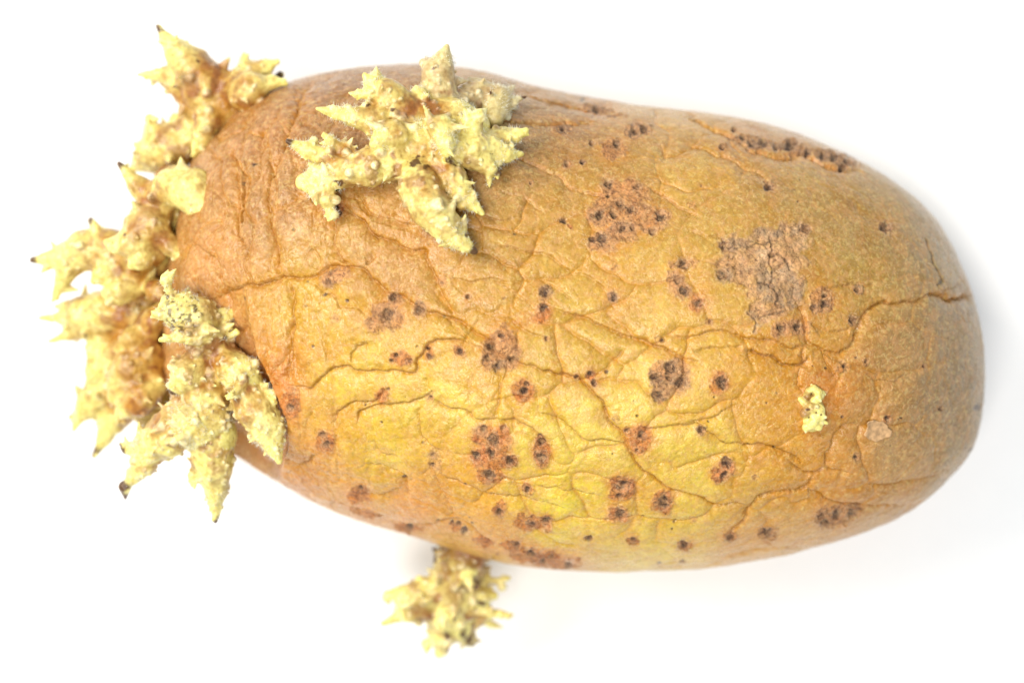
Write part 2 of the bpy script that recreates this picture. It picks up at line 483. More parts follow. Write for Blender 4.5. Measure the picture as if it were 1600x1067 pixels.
# ------------------------------------------------------------------ scabs: (kind, [ellipses u,v,rx,ry,angle], [dark cores u,v,r])
# kind: 'o' orange-brown crust, 'g' greyish crust, 't' pinkish tan crust, 'l' light faint spot
SCABS = [
 ('t', [(528,430,28,13,-28),(512,441,13,11,0)], [(513,441,6)]),
 ('t', [(602,490,22,22,0),(586,508,17,17,0),(616,468,14,10,0),(618,498,14,16,0)], [(605,492,9),(613,464,6)]),
 ('g', [(655,484,11,12,0)], [(655,485,7)]),
 ('o', [(633,560,14,13,0),(616,558,9,7,20)], [(639,564,4),(619,555,3.5),(612,563,3)]),
 ('o', [(670,555,7,9,0),(668,544,5,4,0)], [(671,557,4.5),(668,545,2.5)]),
 ('o', [(718,549,11,8,10)], [(719,549,5)]),
 ('o', [(599,617,13,13,0)], []),
 ('l', [(673,619,7,9,0)], [(673,621,3)]),
 ('o', [(457,628,16,26,5)], [(457,634,5)]),
 ('t', [(782,545,30,26,0),(796,556,22,22,0),(770,562,18,17,0),(786,520,14,12,0)], [(768,545,8),(799,563,7),(779,573,8),(783,526,5),(760,560,6)]),
 ('g', [(851,456,12,12,0)], [(851,457,6.5)]),
 ('o', [(848,486,11,11,0),(846,496,14,9,0)], [(849,480,6)]),
 ('l', [(853,529,7,5,0)], [(853,529,2.5)]),
 ('o', [(817,609,18,18,0)], [(818,611,6),(822,600,4)]),
 ('g', [(958,465,8,11,0)], [(958,465,6)]),
 ('o', [(923,585,8,9,0),(928,598,5,8,-20)], [(928,599,5),(922,583,4)]),
 ('l', [(901,589,6,6,0)], [(901,589,3)]),
 ('l', [(1030,531,11,9,0)], [(1035,532,2.5)]),
 ('g', [(1043,590,32,26,0),(1030,616,18,13,0),(1050,574,22,16,0),(1068,596,10,14,0)], [(1026,590,8),(1048,577,10),(1064,598,8),(1028,617,8),(1045,592,5)]),
 ('o', [(1124,597,16,19,-12)], [(1125,596,8),(1129,602,5)]),
 ('t', [(1066,414,19,11,0),(1056,436,13,17,0),(1066,455,14,13,0)], [(1067,413,7),(1057,438,6),(1069,455,7)]),
 ('o', [(1090,474,14,13,0)], [(1090,475,6)]),
 ('l', [(1108,503,7,7,0)], [(1109,503,3)]),
 ('l', [(959,418,6,7,0)], []),
 ('l', [(964,654,8,8,0)], []),
 ('c', [(1205,395,50,38,0),(1180,410,42,36,0),(1228,400,38,48,0),(1205,455,38,50,0),(1195,485,30,32,0),(1230,440,30,50,0),(1232,365,26,18,0),(1150,420,32,28,0),(1150,385,22,14,0)],
       [(1131,385,9),(1126,431,9),(1205,400,5)]),
 ('g', [(1257,360,9,9,0)], [(1257,360,7.5)]),
 ('t', [(1283,470,21,19,0)], [(1287,474,7),(1270,482,5),(1286,462,4)]),
 ('g', [(1341,452,8,8,0)], [(1341,452,6)]),
 ('g', [(1333,501,9,8,0)], [(1333,501,7)]),
 ('t', [(1222,513,17,14,0),(1244,511,17,15,0)], [(1220,513,6),(1244,511,6)]),
 ('l', [(1352,566,6,8,0)], [(1352,565,2.5)]), ('l', [(1318,573,11,9,0)], [(1318,573,3)]),
 ('g', [(1443,572,5,5,0)], [(1443,572,3)]), ('g', [(1468,638,5,5,0)], [(1468,638,3)]),
 ('o', [(1384,652,8,8,0)], [(1384,653,4)]),
 ('l', [(1336,711,10,10,0)], [(1335,712,3)]),
 ('g', [(880,204,15,7,-5)], [(880,205,7)]),
 ('g', [(996,206,23,12,-8)], [(990,208,8),(1006,203,7)]),
 ('t', [(958,236,20,15,0),(962,224,9,8,0)], [(961,226,6),(923,225,4)]),
 ('o', [(886,258,6,6,0)], [(886,258,5)]), ('g', [(909,255,6,6,0)], [(909,255,3.5)]),
 ('t', [(970,330,42,28,10),(985,298,30,16,15),(955,295,16,13,0),(1010,345,34,20,10),(940,340,25,18,0),(942,378,26,17,0),(970,362,26,20,0),(1037,338,14,14,0)],
       [(950,288,8),(950,307,3),(996,292,5),(968,320,6),(985,329,8),(1031,341,8),(957,337,6),(934,335,8),(973,357,7),(986,357,5),(1019,364,5),(942,375,9),(925,374,5)]),
 ('o', [(880,346,6,4,20),(889,354,6,3,40)], [(880,345,4.5)]),
 ('l', [(829,287,5,5,0)], [(829,287,2)]),
 ('l', [(1081,322,6,5,0)], []),
 ('g', [(1202,291,10,9,0)], [(1202,291,8)]),
 ('g', [(1383,357,11,7,20)], [(1383,357,8.5)]),
 ('g', [(1128,231,9,7,0)], [(1128,231,4)]), ('g', [(1146,204,5,4,0)], [(1146,204,3)]),
 ('g', [(1183,224,24,9,5)], [(1176,226,7),(1192,225,7)]),
 ('g', [(1234,228,20,9,8)], [(1235,229,8)]),
 ('g', [(1292,248,24,10,14)], [(1284,246,7),(1302,250,6)]),
 ('g', [(1172,220,38,7,6),(1240,234,34,7,10),(1300,252,36,8,16)], [(1160,216,4),(1212,230,5),(1262,240,5),(1322,256,5)]),
 ('g', [(1315,263,9,5,20)], [(1315,263,6)]), ('g', [(1325,244,10,4,22)], [(1325,244,4)]),
 ('g', [(928,170,26,6,6)], [(932,170,5)]), ('g', [(965,182,15,4,4)], []),
 ('b', [(757,682,20,18,0),(783,688,20,20,0),(768,712,30,20,0),(765,738,19,16,0),(796,718,17,12,0)],
       [(754,672,7),(772,688,9),(745,712,7),(768,708,6),(797,719,7),(765,741,8),(788,669,5)]),
 ('b', [(846,706,13,20,0),(845,688,9,13,0)], [(846,712,9),(846,690,5.5),(845,680,3.5)]),
 ('o', [(824,763,10,9,0)], [(824,763,5)]),
 ('o', [(829,818,20,14,0),(853,816,12,15,0),(815,805,8,6,0)], [(830,819,6),(853,814,6)]),
 ('o', [(780,797,10,13,0)], [(781,797,6)]),
 ('o', [(920,838,8,5,0)], [(920,838,4.5)]), ('o', [(989,841,9,6,0)], [(989,840,4)]),
 ('o', [(1069,850,14,8,0)], [(1069,850,7)]), ('o', [(1066,876,9,3,0)], [(1066,876,3)]),
 ('o', [(1139,837,14,8,0)], [(1141,838,6)]), ('l', [(1083,808,6,5,0)], []),
 ('b', [(973,760,21,20,0)], [(975,757,9),(968,772,5)]),
 ('b', [(966,801,19,14,0)], [(970,801,8)]),
 ('b', [(1036,783,18,17,0)], [(1036,783,9)]),
 ('o', [(1000,684,18,24,0),(979,672,8,8,0)], [(1001,680,6),(979,672,4),(995,703,4)]),
 ('g', [(1095,672,8,8,0)], [(1095,672,5)]),
 ('b', [(1134,727,14,15,0),(1126,738,14,13,0)], [(1136,722,7),(1129,741,6)]),
 ('l', [(1178,743,6,5,0)], []),
 ('o', [(845,868,55,12,8),(800,850,26,8,12),(760,845,18,8,10),(880,880,25,6,4)], [(807,850,5),(831,862,6),(862,868,4),(887,881,5),(848,876,5)]),
 ('o', [(509,687,16,17,0)], [(505,677,5),(510,693,7)]),
 ('o', [(560,772,16,18,0)], [(564,763,5)]),
 ('l', [(680,721,11,16,-12)], [(677,709,4.5),(676,724,3)]),
 ('t', [(1300,803,33,17,-6),(1322,794,20,10,-6)], [(1303,802,8),(1281,804,6),(1288,815,7),(1330,801,7)]),
 ('t', [(1200,832,15,9,-5)], [(1200,832,8)]),
 ('t', [(671,358,11,11,0)], [(671,358,6)]),
 ('l', [(525,497,8,6,0)], []), ('l', [(691,440,8,9,0)], [(690,441,3)]),
 ('o', [(731,464,5,5,0)], [(731,464,3)]),
 ('o', [(712,822,12,8,10)], [(706,816,3.5),(717,819,3.5),(726,827,5)]),
 ('o', [(636,822,28,6,14)], [(640,823,4)]),
 ('o', [(568,800,30,7,18)], []),
 ('o', [(527,328,10,14,-20)], [(525,322,6),(531,333,4)]),  # brown patch with darker spots just under the upper sprout
]
SPECKS = [(633,746,4.5),(426,600,4),(378,467,4.5),(396,257,4.5),(378,285,4),(727,755,3.5),(607,607,3.5),(507,461,4),(694,494,4),
          (995,648,3),(947,581,4),(1053,815,2.5),(1004,805,2.5),(1056,812,3),(1050,824,2),(1040,800,2),(739,814,4),(686,811,3),
          (598,657,2.5),(605,709,2),(460,360,3),(443,690,6),(804,366,3),(787,467,3),(789,465,2),(1096,292,2.5),(1246,316,2.5),(1250,282,2),
          (1405,652,3),(1402,654,2),(1314,650,3),(1213,614,2),(1197,629,2),(1180,622,2),(1337,559,2.5),(1525,636,6),(1516,703,6),
          (1484,749,4),(1115,620,2),(1128,642,2),(661,690,2.5),(571,633,2),(543,470,3),(1290,575,2.5),(1269,571,2),
          (1106,658,2),(1130,690,2.5),(1145,691,2),(1169,694,2),(1210,699,2.5),(480,440,3),(1241,297,2.5),(910,157,5),
          (652,541,2.5),(490,541,3),(478,478,2),(1030,877,4),(1460,250,3)]
NSC = len(SCABS)
SID = np.zeros((H, W), np.int16)            # which scab
SM = np.zeros((H, W), np.float32)           # how much crust
KIND = np.zeros((H, W), np.int8)
CORE = np.zeros((H, W), np.float32)
RING = np.full((H, W), 99.0, np.float32)
pts2 = np.stack([XX.ravel(), YY.ravel(), np.zeros(XX.size)], axis=1)
RAG1 = fbm(pts2, 15, 3, 1.3).reshape(H, W).astype(np.float32)
RAG2 = fbm(pts2, 5, 2, 2.9).reshape(H, W).astype(np.float32)
for si, (kd, els, cores) in enumerate(SCABS):
    for (u, v, rx, ry, an) in els:
        R = int(max(rx, ry) * 1.7 + 8)
        x0, x1, y0, y1 = max(0, int(u - R)), min(W, int(u + R)), max(0, int(v - R)), min(H, int(v + R))
        X, Y = XX[y0:y1, x0:x1] - u, YY[y0:y1, x0:x1] - v
        a = math.radians(an)
        xr, yr = X * math.cos(a) + Y * math.sin(a), -X * math.sin(a) + Y * math.cos(a)
        q = 1 - np.hypot(xr / rx, yr / ry)
        am = min(1.0, 12.0 / min(rx, ry))
        q = q + RAG1[y0:y1, x0:x1] * (0.75 * am + .1) + RAG2[y0:y1, x0:x1] * 0.35 * am
        m = sstep(-0.10, 0.26 * max(am, .4), q).astype(np.float32)
        if kd == 'c':
            q = q + RAG1[y0:y1, x0:x1] * 0.45
            m = sstep(-0.15, 0.40, q).astype(np.float32)
        sub = SM[y0:y1, x0:x1]
        win = m > sub
        SM[y0:y1, x0:x1] = np.maximum(sub, m)
        SID[y0:y1, x0:x1] = np.where(win & (m > 0.3), si + 1, SID[y0:y1, x0:x1])
        KIND[y0:y1, x0:x1] = np.where(win, ord(kd), KIND[y0:y1, x0:x1])
    for (u, v, r) in cores:
        R = int(r * 2.6 + 5)
        x0, x1, y0, y1 = max(0, int(u - R)), min(W, int(u + R)), max(0, int(v - R)), min(H, int(v + R))
        X, Y = XX[y0:y1, x0:x1] - u, YY[y0:y1, x0:x1] - v
        d = np.hypot(X, Y) / r + RAG2[y0:y1, x0:x1] * 0.75 + RAG1[y0:y1, x0:x1] * 0.4
        CORE[y0:y1, x0:x1] = np.maximum(CORE[y0:y1, x0:x1], 1 - sstep(0.25, 1.3, d))
        RING[y0:y1, x0:x1] = np.minimum(RING[y0:y1, x0:x1], d)
SPK = np.zeros((H, W), np.float32)
for (u, v, r) in SPECKS:
    R = int(r * 2 + 4)
    x0, x1, y0, y1 = max(0, int(u - R)), min(W, int(u + R)), max(0, int(v - R)), min(H, int(v + R))
    d = np.hypot(XX[y0:y1, x0:x1] - u, (YY[y0:y1, x0:x1] - v) * 1.25) / r + RAG2[y0:y1, x0:x1] * 0.7
    SPK[y0:y1, x0:x1] = np.maximum(SPK[y0:y1, x0:x1], 1 - sstep(0.55, 1.05, d))
def stroke(pts, wd_, arr):
    q = smooth_line(pts)
    x0, y0 = np.maximum((q.min(0) - 12).astype(int), 0)
    x1, y1 = np.minimum((q.max(0) + 12).astype(int), [W, H])
    X, Y = XX[y0:y1, x0:x1], YY[y0:y1, x0:x1]
    D = np.full(X.shape, 1e9, np.float32)
    for i in range(len(q) - 1):
        D = np.minimum(D, seg_dist(X, Y, q[i], q[i + 1])[0])
    arr[y0:y1, x0:x1] = np.maximum(arr[y0:y1, x0:x1], 1 - sstep(wd_ * 0.4, wd_ * 1.3, D))
# dark scratches and the cracks in the big crust
FISS = np.zeros((H, W), np.float32)
for pts in ([(1443,376),(1450,392),(1457,412),(1465,430),(1470,443)], [(1470,441),(1465,446)],
            [(1201,372),(1204,392),(1200,410),(1206,424),(1205,437),(1198,447),(1209,455),(1213,468),(1212,475),(1220,481)],
            [(1206,424),(1216,420),(1222,414)], [(1198,380),(1170,384)], [(1166,488),(1180,503),(1178,520)],
            [(1186,498),(1200,494),(1224,488)], [(1200,447),(1185,443)], [(1213,398),(1225,410),(1232,425)]):
    stroke(pts, 1.7, FISS)

def blur(a, s):
    k = np.exp(-0.5 * (np.arange(-3 * s, 3 * s + 1) / s) ** 2); k /= k.sum()
    for ax in (0, 1):
        pad = [(0, 0), (0, 0)]; pad[ax] = (3 * s, 3 * s)
        b = np.pad(a, pad); o = 0
        for i, w in enumerate(k):
            sl = [slice(None)] * 2; sl[ax] = slice(i, i + a.shape[ax])
            o = o + w * b[tuple(sl)]
        a = o
    return a
GLOW = np.clip(blur(SM * (np.isin(KIND, [ord('o'), ord('b')]) + 0.6 * np.isin(KIND, [ord('t'), ord('g')])), 8) * 1.9, 0, 1)

# warped lookup: gives the drawn lines a natural wobble
WU = U + fbm(P, 32, 4, 4.1, .58) * 10
WV = V + fbm(P, 32, 4, 8.4, .58) * 10
def look(img, u=None, v=None, near=False):
    u = U if u is None else u
    v = V if v is None else v
    u = np.clip(u, 0, W - 1.001); v = np.clip(v, 0, H - 1.001)
    if near:
        return img[np.round(v).astype(int), np.round(u).astype(int)]
    x0, y0 = u.astype(int), v.astype(int)
    x1, y1 = np.minimum(x0 + 1, W - 1), np.minimum(y0 + 1, H - 1)
    fx, fy = (u - x0), (v - y0)
    return ((img[y0, x0] * (1 - fx) + img[y0, x1] * fx) * (1 - fy) + (img[y1, x0] * (1 - fx) + img[y1, x1] * fx) * fy)
up = sstep(-0.02, 0.10, SN)                 # features of the upper side only
nar = look(NARROW, WU, WV) * up
wide = look(WIDE, WU, WV) * up
stepm = look(STEP, WU, WV) * up
sm = look(SM) * up
core = look(CORE) * up
ring = look(RING)
spk = look(SPK) * up
fis = look(FISS, U + fbm(P, 11, 3, 3.3) * 5, V + fbm(P, 11, 3, 6.6) * 5) * up
kd = look(KIND, near=True)
sid = np.where(SN > 0, look(SID, near=True), 0)

# ------------------------------------------------------------------ the eye hollow at the left where a sprout grows
EDGE = [(372, 440), (386, 455), (391, 500), (402, 550), (418, 585), (434, 620), (448, 655), (452, 695), (440, 730)]
ev = np.interp(V + 0.0, [p[1] for p in EDGE], [p[0] for p in EDGE])
inside = sstep(-4, 15, ev - U + fbm(P, 30, 2, 9.0) * 3)
vert = (0.35 * sstep(432, 476, V) + 0.65 * sstep(470, 590, V)) * (1 - sstep(690, 770, V))
fadeL = 1 - sstep(60, 190, ev - U)
hollow = inside * vert * fadeL * up
rimb = np.exp(-((U - ev - 16) / 16.0) ** 2) * vert * up

# wrinkles everywhere: long soft folds plus fine leathery creasing, stronger at the shrunken left end
leftness = 1 - sstep(350, 800, U)
Pq = P.copy(); Pq[:, 0] *= 0.55
wr = 1 - np.abs(fbm(Pq, 62, 3, 1.7))
wr = np.clip((wr - 0.88) / 0.12, 0, 1)
wr2 = 1 - np.abs(fbm(P + fbm(P, 40, 2, 5.5)[:, None] * 14, 30, 3, 12.1))
wr2 = np.clip((wr2 - 0.88) / 0.12, 0, 1) ** 1.5
Pr = P.copy(); Pr[:, 0] *= 1.5; Pr[:, 1] *= 0.5
wr3 = 1 - np.abs(fbm(Pr, 30, 3, 2.2)); wr3 = np.clip((wr3 - 0.86) / 0.14, 0, 1)
def worley(p, cell, seed):
    q = p / cell
    b = np.floor(q).astype(np.int64)
    f1 = np.full(len(p), 9.0); f2 = np.full(len(p), 9.0)
    for dx in (-1, 0, 1):
        for dy in (-1, 0, 1):
            cx, cy = b[:, 0] + dx, b[:, 1] + dy
            jx = TAB[(cx + seed) & 63, cy & 63, 3]; jy = TAB[cx & 63, (cy + seed) & 63, 9]
            d = np.hypot(cx + jx - q[:, 0], cy + jy - q[:, 1])
            f2 = np.where(d < f1, f1, np.minimum(f2, d)); f1 = np.minimum(f1, d)
    return f2 - f1
# shrivelled cells: stretched along the body on the right, across it at the shrunken end
wx = U + fbm(P, 80, 3, 60.0) * 38; wy = V + fbm(P, 80, 3, 61.0) * 38
cellA = worley(np.stack([wx * 0.62 - wy * 0.18, wy + wx * 0.22], axis=1), 74.0, 5)
cellB = worley(np.stack([wx * 1.35, wy * 0.5], axis=1), 58.0, 11)
cell = cellA * (1 - leftness) + cellB * leftness
patch = sstep(-0.35, 0.35, fbm(P, 150, 2, 62.0) + 0.35 * leftness - 0.25 * sstep(1250, 1450, U))
cline = (1 - sstep(0.0, 0.055, cell)) * patch * up
cshoul = np.exp(-cell / 0.16) * patch * up
small = worley(np.stack([wx + wy * 0.3, wy * 1.5], axis=1), 27.0, 17)
sline = (1 - sstep(0.0, 0.10, small)) * sstep(-0.05, 0.4, fbm(P, 90, 2, 63.0)) * up
puff = 1.6 - cshoul * 4.4 - cline * 1.0 - np.exp(-small / 0.2) * 0.5 * up
fine = fbm(P, 7, 3, 7.7)
lump = fbm(P, 260, 2, 0.4)
mid = fbm(P, 75, 3, 3.0)
disp = (lump * 5.0 * sstep(0.15, 0.6, SN) + mid * (3.2 + 2.5 * leftness) + fine * 0.35
        - wr * (0.6 + 0.6 * leftness) - wr2 * 0.5 - wr3 * leftness * 1.8
        + puff - nar * 3.6 * (0.75 + 0.6 * fbm(P, 45, 2, 2.9)) - wide * 4.6 * (1.0 + 0.5 * leftness) + 1.6 + stepm * 2.6
        - hollow * 46 + rimb * 5)
rough = fbm(P, 5.5, 3, 6.1)
flakes = np.abs(fbm(P, 11, 3, 14.2))
ringw = np.sin(np.clip(ring, 0, 3) * 8.5) * np.exp(-ring * 0.7) * (ring < 3)
disp += sm * (1.1 + rough * 1.7 - (flakes < 0.08) * 0.9 + ringw * 0.8) + np.exp(-((sm - 0.45) / 0.25) ** 2) * (sm > 0.02) * 0.9
crust = (kd == ord('c')) * sm
disp += crust * (-0.5 + fbm(P, 24, 4, 1.1) * 6.5)
disp -= core * 5.2 + np.clip(sm, 0, 1) * 1.2 + spk * 1.4 + fis * 2.2
NRMs = NRM
P2 = P + NRMs * disp[:, None]
P2[:, 2] = np.maximum(P2[:, 2], 1.0)

# ------------------------------------------------------------------ the potato's colours, with highlights on raised cells painted in
ANCH = [  # (u, v, colour of the skin there as sRGB)
 (300,300,(186,138,88)), (400,200,(178,128,84)), (420,330,(172,128,80)), (560,140,(156,116,80)), (330,420,(196,138,76)),
 (480,480,(216,176,84)), (560,600,(232,202,100)), (600,700,(234,202,92)), (520,760,(226,164,68)), (650,800,(222,152,72)),
 (640,400,(192,144,82)), (760,450,(202,158,84)), (700,620,(236,206,104)), (850,700,(244,224,112)), (860,800,(252,236,104)),
 (760,830,(230,168,76)), (860,870,(224,158,80)), (800,220,(160,128,86)), (900,180,(172,132,90)), (900,300,(202,158,86)),
 (1000,240,(196,156,92)), (1100,300,(206,166,90)), (1000,420,(216,174,92)), (900,520,(208,170,84)), (1100,560,(220,178,90)),
 (1000,640,(238,210,108)), (1100,720,(240,212,102)), (1050,840,(244,212,104)), (1200,200,(194,152,100)), (1250,300,(190,154,94)),
 (1350,350,(184,150,94)), (1450,400,(172,148,110)), (1500,500,(168,144,112)), (1350,430,(188,154,84)), (1400,560,(176,144,98)),
 (1500,620,(160,138,108)), (1300,500,(206,156,78)), (1200,600,(222,166,74)), (1230,700,(222,164,72)), (1300,740,(214,152,78)),
 (1400,700,(182,144,94)), (1480,720,(166,140,102)), (1400,790,(196,150,94)), (1250,830,(218,166,90)), (1150,860,(226,172,92)),
 (330,620,(214,164,112)), (300,540,(214,166,112)), (420,720,(216,160,102)), (480,770,(214,138,66)), (420,600,(214,132,56)), (1290,610,(214,142,70)),
]
acc = np.zeros((len(P), 3)); wt = np.zeros(len(P))
JU, JV = U + fbm(P, 90, 2, 2.5) * 30, V + fbm(P, 90, 2, 5.1) * 30
for (u, v, c) in ANCH:
    w = 1 / ((JU - u) ** 2 + (JV - v) ** 2 + 900) ** 1.6
    acc += w[:, None] * lin(c)
    wt += w
base = acc / wt[:, None] * 0.64
_lum = base @ np.array([0.3, 0.6, 0.1])
base = _lum[:, None] + (base - _lum[:, None]) * 1.09
base[:, 2] = np.maximum(base[:, 2], 0.025)
blo = fbm(P, 42, 3, 11.0)
base = mix(base, base * np.array([1.0, 0.86, 0.55]), np.clip(blo * 1.6, 0, 0.7))
base = mix(base, base * np.array([1.10, 1.10, 1.12]), np.clip(-blo * 2.0, 0, 1))
base = mix(base, base * np.array([1.16, 1.20, 1.35]), np.clip(sstep(0.12, 0.42, cell) * patch * 0.9 * (0.7 + fbm(P, 24, 3, 44.0)), 0, 1))  # puffed cell centres painted lighter, as highlights on the raised skin
blo2 = fbm(P, 18, 4, 12.0, 0.6)
base = mix(base, base * np.array([0.90, 0.80, 0.66]), np.clip(blo2 * 2.2 - .1, 0, 0.8))
ochre = lin((206, 138, 28)) * 0.80
deep = lin((140, 84, 20)) * 0.72
base = mix(base, np.broadcast_to(ochre, base.shape), np.clip(wide ** 2.0 * 0.62 + wr * 0.10 + wr2 * 0.10 + cline * 0.26 + cshoul * 0.30 + sline * 0.10, 0, 0.8))
base = mix(base, np.broadcast_to(deep, base.shape), np.clip(nar * 0.80 * (0.62 + 0.8 * fbm(P, 38, 2, 3.9)), 0, 0.85))
base = mix(base, np.broadcast_to(lin((196, 110, 40)) * .7, base.shape), hollow * 0.30)
KC = {'o': ((206,128,62), (150,82,40)), 'b': ((204,120,60), (140,78,42)), 'g': ((184,140,100), (124,98,80)), 't': ((198,146,96), (142,100,68)),
      'l': ((222,176,120), (186,126,80)), 'c': ((208,164,122), (166,126,94))}
c1, c2 = base.copy(), base.copy()
for kk, (a, b) in KC.items():
    m = kd == ord(kk)
    c1[m] = lin(a) * 0.78
    c2[m] = lin(b) * 0.78
ogl = look(GLOW) * up
mot = sstep(-0.35, 0.45, fbm(P, 8, 3, 21.0) + 0.25 * fbm(P, 24, 2, 2.0))
scol = mix(c1, c2, mot)
rim = np.clip(np.exp(-((sm - 0.5) / 0.3) ** 2) * (sm > 0.05), 0, 1)
base = mix(base, np.broadcast_to(lin((214, 132, 60)) * .8, base.shape), np.clip(ogl * 0.85 * (0.8 + 0.6 * fbm(P, 16, 2, 19.0)), 0, 0.8))
base = mix(base, scol, np.clip(sm * np.where(kd == ord('l'), 0.5, 0.78) * (0.9 + 0.5 * fbm(P, 13, 2, 71.0)), 0, 1))
scale_rim = np.clip((fbm(P, 6, 2, 30.0) - 0.15) * 3, 0, 1) * rim
base = mix(base, np.broadcast_to(lin((240, 196, 140)) * .85, base.shape), scale_rim * 0.45)
halo = np.clip(np.exp(-(ring / 1.5) ** 2), 0, 1) * up
base = mix(base, np.broadcast_to(lin((118, 84, 62)) * .7, base.shape), halo * 0.45)
pale = np.clip((fbm(P, 34, 3, 33.0) - 0.12) * 3.5, 0, 1) * crust
base = mix(base, np.broadcast_to(lin((226, 190, 150)) * .85, base.shape), pale * 0.7)
gcr = np.clip((fbm(P, 30, 3, 41.0) - 0.05) * 3.5, 0, 1) * crust
base = mix(base, np.broadcast_to(lin((150, 128, 104)) * .8, base.shape), gcr * 0.6)
coremot = 0.66 + 0.75 * fbm(P, 4.5, 2, 17.0)
base = mix(base, np.broadcast_to(lin((136, 104, 80)) * .72, base.shape), np.clip(core * 1.4, 0, 0.85))
linesr = np.clip(np.sin(ring * 11 + fbm(P, 9, 2, 50.0) * 3), 0, 1) ** 3 * (ring < 1.7) * up
base = mix(base, np.broadcast_to(lin((226, 190, 150)) * .8, base.shape), linesr * 0.42)
base = mix(base, np.broadcast_to(lin((70, 42, 28)) * .6, base.shape), np.clip(core ** 2.2 * coremot * 1.15, 0, 0.85))
base = mix(base, np.broadcast_to(lin((72, 38, 20)) * .6, base.shape), np.clip(spk * 0.92, 0, 1))
base = mix(base, np.broadcast_to(lin((58, 46, 40)) * .6, base.shape), np.clip(fis * 0.62, 0, 1))
base = np.clip(base, 0.004, 0.9)
rmap = 0.30 + sm * 0.3 + core * 0.1 + 0.08 * mid

# ------------------------------------------------------------------ the potato: root, skin, scabs
root = bpy.data.objects.new('sprouted_potato', None)
scn.collection.objects.link(root)
root.location = (0, 0, 0)
root.empty_display_size = 0.02
root['label'] = 'wrinkled yellow potato with brown scab spots, pale warty sprouts at one end, on white tabletop'
root['category'] = 'potato'

VN = vertex_normals(P2, F)
ATT = {'skin_colour': ('FLOAT_COLOR', base), 'crust_map': ('FLOAT', np.clip(sm + core, 0, 1)), 'roughness_map': ('FLOAT', rmap)}
cu, cv = U[F].mean(1), V[F].mean(1)
fs = sid[F[:, 0]]
fm = sm[F].mean(1) > 0.45
fs = np.where(fm, fs, 0)
cnt = np.bincount(fs, minlength=NSC + 1)
for s in range(1, NSC + 1):
    if cnt[s] < 40:
        fs[fs == s] = 0
submesh('skin', fs == 0, P2, F, VN, ATT, SKIN, root)
# close the two tips
for end, rev in ((0, True), (NS - 1, False)):
    ring_i = np.arange(end * NT, end * NT + NT)
    ctr = P2[ring_i].mean(0)
    co = np.vstack([P2[ring_i], ctr])
    f = np.stack([np.arange(NT), (np.arange(NT) + 1) % NT, np.full(NT, NT)], axis=1)
    mesh_object('skin_tip', co, f, SKIN, root, None,
                {'skin_colour': ('FLOAT_COLOR', np.vstack([base[ring_i], base[ring_i].mean(0)])),
                 'roughness_map': ('FLOAT', np.full(NT + 1, 0.5)), 'crust_map': ('FLOAT', np.zeros(NT + 1))})
for s in range(1, NSC + 1):
    if cnt[s] >= 40:
        o = submesh('scab', fs == s, P2, F, VN, ATT, SKIN, root)
        kdn = SCABS[s - 1][0]
        if kdn == 'c':
            o['label'] = 'large rough greyish tan scab with dark cracks'

# ------------------------------------------------------------------ the peeling flake near the right end
def flake(u, v, rx, ry, name, col, lift):
    n1, n2 = 10, 40
    co = [(u, v, 0)]
    r = random.Random(3)
    for i in range(1, n1 + 1):
        for j in range(n2):
            a = 2 * math.pi * j / n2
            w = 1 + 0.10 * math.sin(3 * a + 1) + 0.08 * math.sin(5 * a) + 0.05 * math.sin(11 * a + 2)
            co.append((u + rx * w * i / n1 * math.cos(a), v + ry * w * i / n1 * math.sin(a), i / n1))
    co = np.array(co)
    t = co[:, 2]
    z = surf_z(co[:, 0], co[:, 1])
    pts = np.stack(world(co[:, 0], co[:, 1], z), axis=1)
    nz = fbm(pts, 12, 3, 3.1)
    top = pts.copy(); top[:, 2] += lift + nz * 3.2 + t ** 3 * 1.0
    bot = pts.copy(); bot[:, 2] += lift - 6.5
    fq = []
    def ring_faces(off, flip):
        out = []
        for i in range(1, n1):
            for j in range(n2):
                a, b = off + 1 + (i - 1) * n2 + j, off + 1 + (i - 1) * n2 + (j + 1) % n2
                c, d = b + n2, a + n2
                out.append((a, d, c, b) if flip else (a, b, c, d))
        for j in range(n2):
            a, b = off + 1 + j, off + 1 + (j + 1) % n2
            out.append((off, a, b, off) if flip else (off, b, a, off))
        return out
    return top, bot, n1, n2
def flake_object():
    u, v, rx, ry = 1370, 673, 20, 16
    top, bot, n1, n2 = flake(u, v, rx, ry, '', None, 8.0)
    N = len(top)
    tri = []
    for j in range(n2):
        a, b = 1 + j, 1 + (j + 1) % n2
        tri.append((0, b, a))
        for i in range(1, n1):
            p, q = 1 + (i - 1) * n2 + j, 1 + (i - 1) * n2 + (j + 1) % n2
            tri += [(p, q, q + n2), (p, q + n2, p + n2)]
    e = 1 + (n1 - 1) * n2
    for j in range(n2):
        a, b = e + j, e + (j + 1) % n2
        tri += [(a, b, b + N), (a, b + N, a + N)]
    f = np.array(tri)
    m = simple_material('dry_peel', lin((222, 176, 124)) * .74, 0.6, 7, 0.62, 1.2)
    o = mesh_object('skin_flake', np.vstack([top, bot]), f, m, root)
    o['label'] = 'pale peeling flake of skin'
flake_object()

